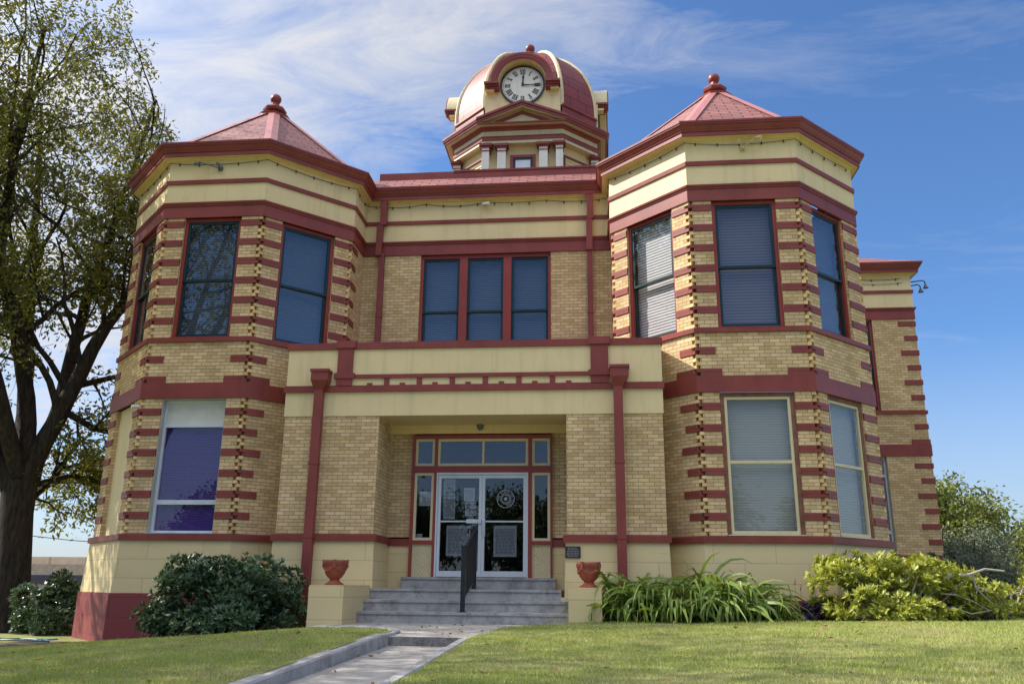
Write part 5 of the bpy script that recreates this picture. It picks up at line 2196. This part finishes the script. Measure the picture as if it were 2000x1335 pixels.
tr.limb([(-12.9, y0, 3.4), (-13.6, y0 + 0.9, 5.0), (-14.8, y0 + 2.0, 8.4), (-15.8, y0 + 2.8, 12.4), (-16.4, y0 + 3.0, 16.0)], 0.24, 0.05, 12, 2)
tr.limb([(-12.7, y0, 3.0), (-13.0, y0 - 1.2, 5.4), (-13.4, y0 - 2.8, 9.0), (-13.4, y0 - 3.8, 12.8)], 0.22, 0.05, 11, 2)
tr.limb([(-12.05, y0 + 0.1, 5.0), (-11.5, y0 + 0.8, 4.6), (-10.9, y0 + 1.6, 4.5), (-10.2, y0 + 2.4, 4.2)], 0.10, 0.03, 8, 1, 0.5)
tr.limb([(-12.5, y0 + 0.1, 3.0), (-12.2, y0 + 1.2, 3.4), (-11.7, y0 + 2.2, 3.3), (-11.2, y0 + 2.8, 2.7)], 0.09, 0.025, 8, 1, 0.5)
tr.limb([(-12.6, y0 + 0.2, 2.6), (-12.6, y0 + 1.4, 3.6), (-12.2, y0 + 2.4, 4.0), (-11.6, y0 + 3.2, 3.2)], 0.09, 0.02, 9, 1, 0.5)
tr.limb([(-11.9, y0 + 0.2, 5.6), (-11.6, y0 + 1.6, 6.2), (-11.0, y0 + 2.6, 6.0), (-10.5, y0 + 3.2, 5.2)], 0.10, 0.02, 9, 1, 0.5)
tr.limb([(-12.9, y0 + 0.3, 2.4), (-13.2, y0 + 1.8, 3.2), (-13.0, y0 + 3.0, 3.6), (-12.4, y0 + 3.8, 3.0)], 0.09, 0.02, 10, 1, 0.5)
tr.wood('trunk', BARK, big, 0.0)
tr.foliage('crown', LEAF_PECAN, big, 26, 0.165, 0.38, 0.17, 0.35, 110000, 0.48)
print('pecan twigs', len(tr.twigs))


def simple_tree(name, label, base, h, cr_, leafm, seed, lname='tree', group=None, n=16000, ll=0.2, zc_=0.62, lv=2, trunk_r=0.2, flat=0.8, lw=0.5):
    base = Vector(base)
    t = thing(name, label, lname, base, group)
    zc0_ = base.z + h * zc_

    def ins(q):
        return ((q.x - base.x) / cr_) ** 2 + ((q.y - base.y) / cr_) ** 2 + ((q.z - zc0_) / (h * (1 - zc_) * 1.02)) ** 2 < 1
    T = Tree(seed, ins)
    R = random.Random(seed)
    fork = base + Vector((0, 0, h * 0.22))
    T.branches.append(([base + Vector((0, 0, -0.3)), base + Vector((0, 0, 0.2)), fork], [trunk_r * 1.4, trunk_r * 1.05, trunk_r * 0.9]))
    for k in range(6):
        a = 2 * math.pi * (k + R.random() * 0.6) / 6
        e = R.uniform(0.45, 0.95)
        tip = base + Vector((math.cos(a) * cr_ * e, math.sin(a) * cr_ * e, h * R.uniform(0.62, 0.95)))
        mid = fork.lerp(tip, 0.5) + Vector((R.gauss(0, .2), R.gauss(0, .2), h * 0.04))
        T.limb([fork - Vector((0, 0, 0.1)), mid, tip], trunk_r * 0.55, 0.03, 9, lv - 1, 0.5)
    T.wood('trunk', BARK, t, 0.012)
    per = max(2, int(n / max(1, len(T.twigs))) + 1)
    T.foliage('crown', leafm, t, per, ll, lw, cr_ * 0.085, 0.25, n)
    return t


simple_tree('oak_tree', 'broad sunlit green tree rising behind the right wing', (19.9, 31, -1.35), 7.9, 3.5, LEAF_OAK, 3, n=15000, ll=0.24, zc_=0.60, trunk_r=0.25)
simple_tree('oak_tree', 'dark green tree filling the gap behind the carport', (25.6, 38, -1.35), 5.6, 4.6, LEAF_DARK, 14, n=16000, ll=0.24, zc_=0.55, trunk_r=0.25)
simple_tree('olive_tree', 'low grey-green tree in front of the taller one at the right', (18.3, 24.5, -1.2), 4.6, 2.7, LEAF_GREYG, 5, n=16000, ll=0.14, zc_=0.56, trunk_r=0.14)
simple_tree('olive_tree', 'small grey-green bushy tree behind the yellow shrub', (15.6, 17.5, -0.5), 2.6, 1.7, LEAF_GREYG, 8, n=10000, ll=0.11, zc_=0.56, trunk_r=0.10)
simple_tree('elm_tree', 'yellow-green tree at the right edge by the utility pole', (23.7, 26.5, -1.35), 5.9, 2.4, LEAF_OAK, 6, n=11000, ll=0.2, zc_=0.62, trunk_r=0.14)
# trees across the lawn and street: they shade the grass and show in the glass
simple_tree('oak_tree', 'tall lawn tree mirrored in the upper left bay window', (-12.6, -8.4, H(-12.6, -8.4)), 19.0, 4.9, LEAF_PECAN, 31, n=9000, ll=0.22, zc_=0.62, trunk_r=0.35, group='trees over the lawn')
simple_tree('oak_tree', 'second lawn tree shading the grass beyond the first', (-19.5, -3.6, H(-19.5, -3.6)), 21.0, 5.6, LEAF_PECAN, 32, n=16000, ll=0.24, zc_=0.64, trunk_r=0.35, group='trees over the lawn')
for i, (x, y, h, c_) in enumerate(((-30, -58, 11, 6.5), (-17, -64, 12, 7), (-4, -60, 10.5, 6.5), (9, -66, 13, 7.5), (24, -60, 11, 6.5))):
    simple_tree('street_tree', ['leftmost', 'second', 'middle', 'fourth', 'rightmost'][i] + ' tree across the street mirrored in the door glass', (x, y, -0.9), h, c_, LEAF_DARK, 40 + i, n=11000, ll=0.5, zc_=0.55, trunk_r=0.25, group='trees across the street')


def shrub(name, label, base, rx, ry, h, leafm, n_ros, per, ll, lw, seed, lumps=9, cat='bush', stems=True, low=0.0, upb=0.55, wood=BARK, lr=(0.26, 0.42), core=0.62):
    """bush: rosettes of leaves scattered through lumpy masses"""
    R = np.random.default_rng(seed)
    bx, by, bz = base
    t = thing(name, label, cat, base)
    lc = []
    for k in range(lumps):
        a = R.uniform(0, 2 * math.pi)
        e = math.sqrt(R.uniform(0, 0.62))
        zz = R.uniform(0.10, 0.76)
        lc.append((bx + math.cos(a) * e * rx, by + math.sin(a) * e * ry, bz + zz * h, R.uniform(*lr)))
    lc.append((bx, by, bz + h * 0.38, core))
    for k in range(max(4, lumps // 3)):
        a = R.uniform(0, 2 * math.pi)
        lc.append((bx + math.cos(a) * 0.72 * rx, by + math.sin(a) * 0.72 * ry, bz + h * R.uniform(0.06, 0.2), lr[1] * 0.85))
    W_ = np.array([l[3] ** 2 for l in lc])
    idx = R.choice(len(lc), n_ros, p=W_ / W_.sum())
    L4 = np.array(lc)[idx]
    d = unit(R.normal(size=(n_ros, 3)))
    rr = R.uniform(0.35, 1.08, n_ros)[:, None] ** 0.5
    sc = np.stack([L4[:, 3] * rx, L4[:, 3] * ry * 1.1, L4[:, 3] * h * 0.75], axis=1)
    C = L4[:, :3] + d * sc * rr
    ok = C[:, 2] > bz + low
    C, d = C[ok], d[ok]
    m = len(C)
    out_ = unit(np.stack([C[:, 0] - bx, C[:, 1] - by, (C[:, 2] - bz) * 1.1 - h * 0.2], axis=1)) + d * 0.6 + np.array([0, 0, upb])
    Cr = np.repeat(C, per, axis=0)
    Or = np.repeat(unit(out_), per, axis=0)
    q = R.normal(size=(m * per, 3))
    D = Or * 0.62 + unit(q - Or * np.sum(q * Or, axis=1, keepdims=True)) * 0.85
    L_ = R.uniform(0.7, 1.2, m * per) * ll
    leaves('foliage', Cr + R.normal(size=(m * per, 3)) * ll * 0.12, D, L_, L_ * lw, leafm, t, 0.10, Or)
    if stems:
        mb = MB()
        for k in range(0, m, max(1, m // 90)):
            p = Vector(C[k])
            b = Vector((bx + (p.x - bx) * 0.25, by + (p.y - by) * 0.25, bz - 0.05))
            mid = b.lerp(p, 0.55) + Vector((R.normal() * 0.08, R.normal() * 0.08, 0.08))
            mb.tube([b, mid, p], [0.022, 0.014, 0.006], 5, cap=False)
        mb.build('stems', wood, t, recalc=False)
    return t


shrub('shrub', 'large dark glossy bush against the left foundation', (-4.95, -1.0, H(-4.95, -1.0) - 0.03), 1.75, 1.0, 1.72, LEAF_SHRUB, 3300, 9, 0.105, 0.36, 1, 30, lr=(0.15, 0.27), core=0.60)
shrub('shrub', 'dark shaded bush behind the left bay beside the tree', (-11.1, 3.2, H(-11.1, 3.2) - 0.03), 0.85, 1.1, 1.55, LEAF_SHRUB, 1700, 8, 0.10, 0.42, 2, 9)
yb_ = shrub('shrub', 'sunlit yellow-green bush at the right corner', (6.95, -0.95, H(6.95, -0.95) - 0.03), 1.62, 0.95, 1.42, LEAF_YELL, 1750, 9, 0.115, 0.40, 3, 30, wood=BARE, lr=(0.13, 0.24), core=0.50)
shrub('shrub', 'lower end of yellow-green foliage around bare fallen branches', (8.75, -0.75, H(8.75, -0.75) - 0.03), 1.05, 0.8, 0.90, LEAF_YELL, 560, 8, 0.115, 0.40, 4, 18, wood=BARE, lr=(0.13, 0.25), core=0.38)
shrub('shrub', 'darker green bush tucked behind the sunlit one', (7.6, 0.35, H(7.6, 0.35) - 0.03), 0.9, 0.5, 1.15, LEAF_SHRUB, 900, 8, 0.085, 0.40, 9, 8)
shrub('purple_plant', 'low purple-leaved plant between the strap leaves and the yellow bush', (5.42, -1.05, H(5.42, -1.05) - 0.02), 0.34, 0.22, 0.36, LEAF_PURP, 170, 7, 0.075, 0.35, 6, 5, 'plant', low=0.02, lr=(0.2, 0.35))
# bare branches in the right bush
fb = thing('fallen_branch', 'bare grey branch sticking out of the yellow bush', 'branch', (7.6, -1.3, 0.5))
for pts, r0 in (([(7.35, -1.30, 0.72), (7.75, -1.42, 0.90), (8.05, -1.45, 0.93), (8.30, -1.45, 1.02), (8.62, -1.42, 0.99)], 0.034), ([(8.10, -1.45, 0.94), (8.12, -1.44, 0.72), (8.28, -1.4, 0.55), (8.45, -1.35, 0.42)], 0.018), ([(8.14, -1.44, 0.74), (8.36, -1.42, 0.64)], 0.014),
                ([(7.55, -1.42, 0.62), (7.8, -1.45, 0.60), (8.05, -1.42, 0.50), (8.3, -1.4, 0.36)], 0.014), ([(7.7, -1.4, 0.40), (8.0, -1.45, 0.30), (8.35, -1.4, 0.36)], 0.014), ([(8.62, -1.4, 0.60), (8.85, -1.4, 0.66), (9.1, -1.35, 0.56)], 0.012)):
    mb = MB()
    k = len(pts)
    mb.tube(pts, [r0 * (1 - 0.55 * i / (k - 1)) for i in range(k)], 7)
    mb.build('limb', BARE, fb, smooth=True, recalc=False)


def strap_plant(base, n, ln, seed, label, spread=0.16):
    """clump of arching strap leaves"""
    R = np.random.default_rng(seed)
    t = thing('lily_plant', label, 'plant', base, 'strap-leaved lilies along the right foundation')
    V, Fq = [], []
    S = 7
    for k in range(n):
        a = R.uniform(0, 2 * math.pi)
        th = math.radians(R.uniform(34, 86))
        L_ = ln * R.uniform(0.65, 1.15)
        w = R.uniform(0.046, 0.08)
        p = np.array(base) + np.array([R.normal() * spread, R.normal() * spread * 0.7, -0.02])
        dh = np.array([math.cos(a), math.sin(a), 0])
        sd = np.array([-math.sin(a), math.cos(a), 0]) + R.normal(size=3) * 0.15
        sd /= np.linalg.norm(sd)
        roll = R.uniform(-1.1, 1.1)
        drop = R.uniform(1.9, 3.5)
        kink = R.integers(3, 9)
        i0 = len(V)
        for j in range(S + 1):
            u = j / S
            ww = w * (0.55 + 0.9 * u if u < 0.35 else (0.87 if u < 0.6 else 0.87 * (1 - (u - 0.6) / 0.4) + 0.04))
            d = dh * math.cos(th) + np.array([0, 0, math.sin(th)])
            s2 = sd * math.cos(roll) + np.cross(d, sd) * math.sin(roll)
            V.append(p - s2 * ww / 2)
            V.append(p + s2 * ww / 2)
            p = p + d * L_ / S
            th -= drop / S * (0.5 + 1.1 * u) + (0.9 if j == kink else 0)
            if p[2] < base[2] + 0.015:
                p[2] = base[2] + 0.015
                th = max(th, -0.05)
        for j in range(S):
            q = i0 + 2 * j
            Fq.append([q, q + 1, q + 3, q + 2])
    fast_mesh('strap_leaves', np.array(V), np.array(Fq), LEAF_LILY, t, smooth=True)
    V, Fq = [], []
    for k in range(max(3, n // 14)):
        a = R.uniform(0, 2 * math.pi)
        p0 = np.array(base) + np.array([math.cos(a) * 0.1, math.sin(a) * 0.08, 0])
        p1 = p0 + np.array([math.cos(a) * 0.25, math.sin(a) * 0.2, R.uniform(0.2, 0.45)])
        p2 = p1 + np.array([math.cos(a) * 0.15, math.sin(a) * 0.12, -R.uniform(0.15, 0.4)])
        sd = np.array([-math.sin(a), math.cos(a), 0]) * 0.014
        i0 = len(V)
        for p in (p0, p1, p2):
            V += [p - sd, p + sd]
        Fq += [[i0, i0 + 1, i0 + 3, i0 + 2], [i0 + 2, i0 + 3, i0 + 5, i0 + 4]]
    fast_mesh('withered_leaves', np.array(V), np.array(Fq), LEAF_DRY, t)
    return t


spots = [(2.38, -1.0, 0.98, 78, 'tall strap-leaved lily crowding the right plinth'), (2.75, -0.9, 1.0, 72, 'strap-leaved lily below the right downspout'), (3.15, -1.2, 0.92, 64, 'strap-leaved lily just right of the downspout, lower than its neighbours'),
         (3.68, -0.95, 1.14, 74, 'tallest strap-leaved lily in the middle of the row'), (4.12, -1.2, 0.98, 66, 'strap-leaved lily right of the tallest one'), (4.45, -1.0, 0.72, 62, 'strap-leaved lily second from the purple plant'), (4.85, -1.05, 0.46, 46, 'smallest strap-leaved lily beside the purple plant')]
for i, (x, y, ln_, n_, lab) in enumerate(spots):
    strap_plant((x, y, H(x, y, True)), int(n_ * 1.9), ln_ * 1.45, 60 + i, lab)
# seed stalks by the cream wall
wd_ = thing('weed_stalk', 'thin dry weed stalks in front of the cream wall', 'weed', (5.5, -0.75, H(5.5, -0.75)))
mb = MB()
R = random.Random(3)
for k in range(7):
    x, y = 5.3 + 0.09 * k, -0.75 + R.uniform(-0.1, 0.1)
    z = H(x, y)
    top = (x + R.uniform(-0.12, 0.12), y, z + R.uniform(0.5, 0.8))
    mb.tube([(x, y, z), ((x + top[0]) / 2 + 0.02, y, z + 0.35), top], [0.004, 0.003, 0.003], 4)
    mb.tube([top, (top[0] + 0.02, y, top[2] + 0.09)], [0.012, 0.006], 5)
mb.build('stalks', LEAF_DRY, wd_, recalc=False)

# ------------------------------------------------------------------ lawn
def grass(name, label, x0, x1, y0, y1, n, ok):
    x = rng.uniform(x0, x1, n)
    # more blades near the camera
    u = rng.uniform(0, 1, n)
    y = y0 + (y1 - y0) * u ** 1.25
    keep = np.array([ok(a, b) for a, b in zip(x, y)])
    x, y = x[keep], y[keep]
    z = np.array([H(a, b) for a, b in zip(x, y)])
    m = len(x)
    patch = 0.5 + 0.5 * np.sin(x * 1.7 + 0.6 * np.sin(y * 2.3)) * np.sin(y * 1.9 + 1.1 * np.sin(x * 0.9))
    h = rng.uniform(0.016, 0.042, m) * (0.75 + 0.55 * patch)
    tall = rng.uniform(0, 1, m) < 0.012
    h[tall] *= 2.1
    w = rng.uniform(0.003, 0.007, m)
    a = rng.uniform(0, 2 * math.pi, m)
    lean = rng.uniform(0.1, 0.9, m)
    la = rng.uniform(0, 2 * math.pi, m)
    B_ = np.stack([x, y, z - 0.004], axis=1)
    sd = np.stack([np.cos(a), np.sin(a), np.zeros(m)], axis=1) * w[:, None]
    tip = B_ + np.stack([np.cos(la) * lean * h, np.sin(la) * lean * h, h], axis=1)
    V = np.stack([B_ - sd, B_ + sd, tip], axis=1).reshape(-1, 3)
    o = fast_mesh(name, V, np.arange(3 * m).reshape(-1, 3), GRASSM)
    tag(o, label, 'grass', kind='stuff')
    return m


def ok_left(x, y):
    if y > -2.95 + 0.02 * (-2.3 - x) or x > -1.14:
        return False
    if y > -4.75 and x > -2.2:
        c_ = ((x + 2.2) / 1.05) ** 2 + ((y + 4.75) / 1.8) ** 2
        return c_ < 1
    return x > -13


def ok_right(x, y):
    if y < -4.9:
        return x > 0.175
    if in_poly(x, y, WALK):
        return False
    if x < 1.3 and y > -1.35:
        return False
    if x < 1.95 and y > -1.57:
        return False
    return x > 0.17 and y < -1.25 + 0.1 * math.sin(x * 5) + (0.5 if x > 9.5 else 0)


print('grass', grass('lawn_grass', 'short mown grass on the left lawn inside the kerb', -9.5, -1.14, -10.6, -2.8, 95000, ok_left),
      grass('lawn_grass', 'sunlit mown grass sweeping across the right lawn', 0.17, 14.0, -10.9, -0.6, 190000, ok_right))
# fallen leaves scattered about
nl = 420
x = rng.uniform(-9, 12, nl)
y = rng.uniform(-10.5, -1.0, nl)
z = np.array([max(H(a, b), -0.0 if in_poly(a, b, WALK) else -9, path_z(b) if -1.0 < a < 0.05 and b < -5.1 else -9) + 0.02 + (0.02 if not (-1 < a < 0.3) else 0) for a, b in zip(x, y)])
D = rng.normal(size=(nl, 3)) * np.array([1, 1, 0.15])
o = leaves('fallen_leaves', np.stack([x, y, z], axis=1), D, rng.uniform(0.05, 0.10, nl), rng.uniform(0.025, 0.045, nl), LEAF_DRY, None, 0.2, np.tile(np.array([0, 0, 1.0]), (nl, 1)))
tag(o, 'scattered dry brown leaves on grass and concrete', 'leaves', kind='stuff')

# ------------------------------------------------------------------ background left
bx = thing('brick_building', 'low grey-tan brick building with a dark band behind the tree', 'building', (-30, 30, -1.4))
FBk = frame((-44, 30.0), (1, 0))
mb = MB()
for z0_, z1_ in ((-1.5, 0.62), (1.05, 1.62)):
    strip(mb, FBk, 0, 23, z0_, z1_, 0.0745 * 1.6)
mb.face([FBk(0, 0, 1.62), FBk(23, 0, 1.62), FBk(23, -14, 1.62), FBk(0, -14, 1.62)])
mb.face([FBk(23, 0, -1.5), FBk(23, -14, -1.5), FBk(23, -14, 1.62), FBk(23, 0, 1.62)])
mb.build('wall', BRICKG, bx)
mb = MB()
mb.box(FBk, -0.02, 23.02, -0.3, 0.35, 0.62, 1.05)
mb.build('fascia', paint('dark_fascia', (0.055, 0.055, 0.075), 0.1, 0.6), bx)
mb = MB()
mb.box(FBk, 9, 15.5, -6, -2.5, 1.62, 2.12)
mb.build('roof_unit', BRICKG, bx)
for k in range(3):
    mb = MB()
    mb.box(FBk, 14.2 + k * 2.2, 15.0 + k * 2.2, -0.05, 0.03, -1.3, 0.55)
    mb.build('pier', WHITE, bx)
tb = thing('trash_bin', 'dark bin standing just right of the big trunk', 'bin', (-14.6, 11.0, H(-14.6, 11.0)))
mb = MB()
bz_ = tb.location.z
mb.lathe([(0.22, 0), (0.26, 0.62), (0.28, 0.63), (0.28, 0.70), (0.001, 0.74)], (-14.6, 11.0, bz_), 16)
mb.build('body', BLACK, tb)
ho = thing('garden_hose', 'tangled teal garden hose on the soil left of the bay', 'hose', (-9.8, 0.2, H(-9.8, 0.2)))
R = random.Random(9)
pts = []
for k in range(90):
    u = k / 89
    a = u * 13
    pts.append((-9.75 + 0.75 * math.cos(a) * (0.6 + 0.4 * math.sin(u * 9)) + 0.2 * math.sin(a * 2.3), 0.1 + 0.35 * math.sin(a) * (0.7 + 0.3 * math.cos(u * 7)), H(-9.8, 0.1) + 0.045 + 0.01 * math.sin(a * 3)))
mb = MB()
mb.tube(pts, 0.016, 6)
mb.build('coil', paint('teal_hose', (0.06, 0.16, 0.16), 0.1, 0.5), ho, recalc=False)
simple_tree('oak_tree', 'small distant tree beyond the low brick building', (-31.5, 62, -1.4), 4.9, 2.6, LEAF_OAK, 71, n=4000, ll=0.35, zc_=0.6, trunk_r=0.15)

# ------------------------------------------------------------------ background right
cpt = thing('carport', 'flat tan carport roof on thin posts at the right edge', 'carport', (24, 26.0, -1.3))
mb = MB()
mb.box(XF, 20.0, 29, -31, -25, 0.62, 0.88)
mb.build('fascia', paint('tan_fascia', (0.34, 0.25, 0.17), 0.12, 0.7), cpt)
mb = MB()
mb.box(XF, 19.9, 29.1, -31.1, -24.9, 0.881, 0.94)
mb.build('roof', WHITE, cpt)
for x_, y_ in ((20.3, 30.6), (28.7, 25.3), (28.7, 30.6), (23.2, 30.6)):
    mb = MB()
    mb.box(XF, x_ - 0.05, x_ + 0.05, -y_ - 0.05, -y_ + 0.05, -1.35, 0.62)
    mb.build('post', LAMPG, cpt)
# parked pickup, only its cab corner is in view
pk = thing('parked_truck', 'white pickup truck parked under the carport', 'truck', (22.9, 24.0, -1.3))
Ft = frame((20.7, 23.2), (1, 0))
PAINTW = paint('white_car_paint', (0.68, 0.70, 0.73), 0.03, 0.25, spec=0.6, bumps=0.02)


def side_prism(mb, prof, o0, o1):
    a = [Ft(s, o0, z - 1.3) for s, z in prof]
    b = [Ft(s, o1, z - 1.3) for s, z in prof]
    mb.face(a)
    mb.face(b)
    for i in range(len(prof)):
        j = (i + 1) % len(prof)
        mb.face([a[i], a[j], b[j], b[i]])


mb = MB()
side_prism(mb, [(-1.9, 0.45), (3.5, 0.45), (3.5, 1.05), (1.5, 1.12), (-0.35, 1.14), (-1.85, 1.02)], 0.0, -1.8)
mb.build('body', PAINTW, pk)
mb = MB()
side_prism(mb, [(-0.45, 1.13), (1.55, 1.12), (1.45, 1.72), (0.38, 1.74)], -0.08, -1.72)
mb.build('cab_glass', GLASSD, pk)
mb = MB()
side_prism(mb, [(0.30, 1.73), (1.5, 1.71), (1.46, 1.79), (0.42, 1.80)], -0.06, -1.74)
for o in (-0.07, -1.73):
    mb.tube([Ft(-0.45, o, -0.17), Ft(0.36, o, 0.44)], 0.045, 6)
    mb.tube([Ft(1.54, o, -0.17), Ft(1.45, o, 0.42)], 0.055, 6)
    mb.tube([Ft(0.62, o, -0.17), Ft(0.66, o, 0.44)], 0.035, 6)
mb.build('cab_frame', PAINTW, pk)
for s in (-1.15, 2.55):
    for o in (-0.10, -1.70):
        mb = MB()
        p0, p1 = Ft(s, o - 0.11, -0.93), Ft(s, o + 0.11, -0.93)
        mb.tube([p0, p1], 0.37, 18)
        w_ = mb.build('wheel', BLACK, pk)
pole = thing('utility_pole', 'grey wooden utility pole at the right edge', 'pole', (21.6, 26.0, -1.35))
mb = MB()
mb.tube([(21.62, 25.4, -1.5), (21.5, 25.4, 2.0)], [0.10, 0.09], 10)
mb.build('shaft', BARE, pole, smooth=True)
WIRE = BLACK
for pts, lab in (([(14.0, 22, 0.9), (18, 23.2, 2.2), (21.5, 24, 3.35), (26, 25, 4.6)], 'pale overhead wire crossing the trees at the right'), ([(19.6, 23.0, 1.45), (21.0, 23.2, 1.25), (24, 23.6, 1.4)], 'short sagging wire above the carport')):
    mb = MB()
    mb.tube(pts, 0.016, 5)
    tag(mb.build('overhead_wire', LAMPG, None, pts[0]), lab, 'wire')
mb = MB()
mb.tube([(-40, 40, 4.0), (-33, 38, 3.35), (-27, 36, 3.0), (-20, 34, 3.2)], 0.03, 5)
tag(mb.build('overhead_wire', BLACK, None, (-33, 38, 3.35)), 'thin dark wire above the low brick building', 'wire')
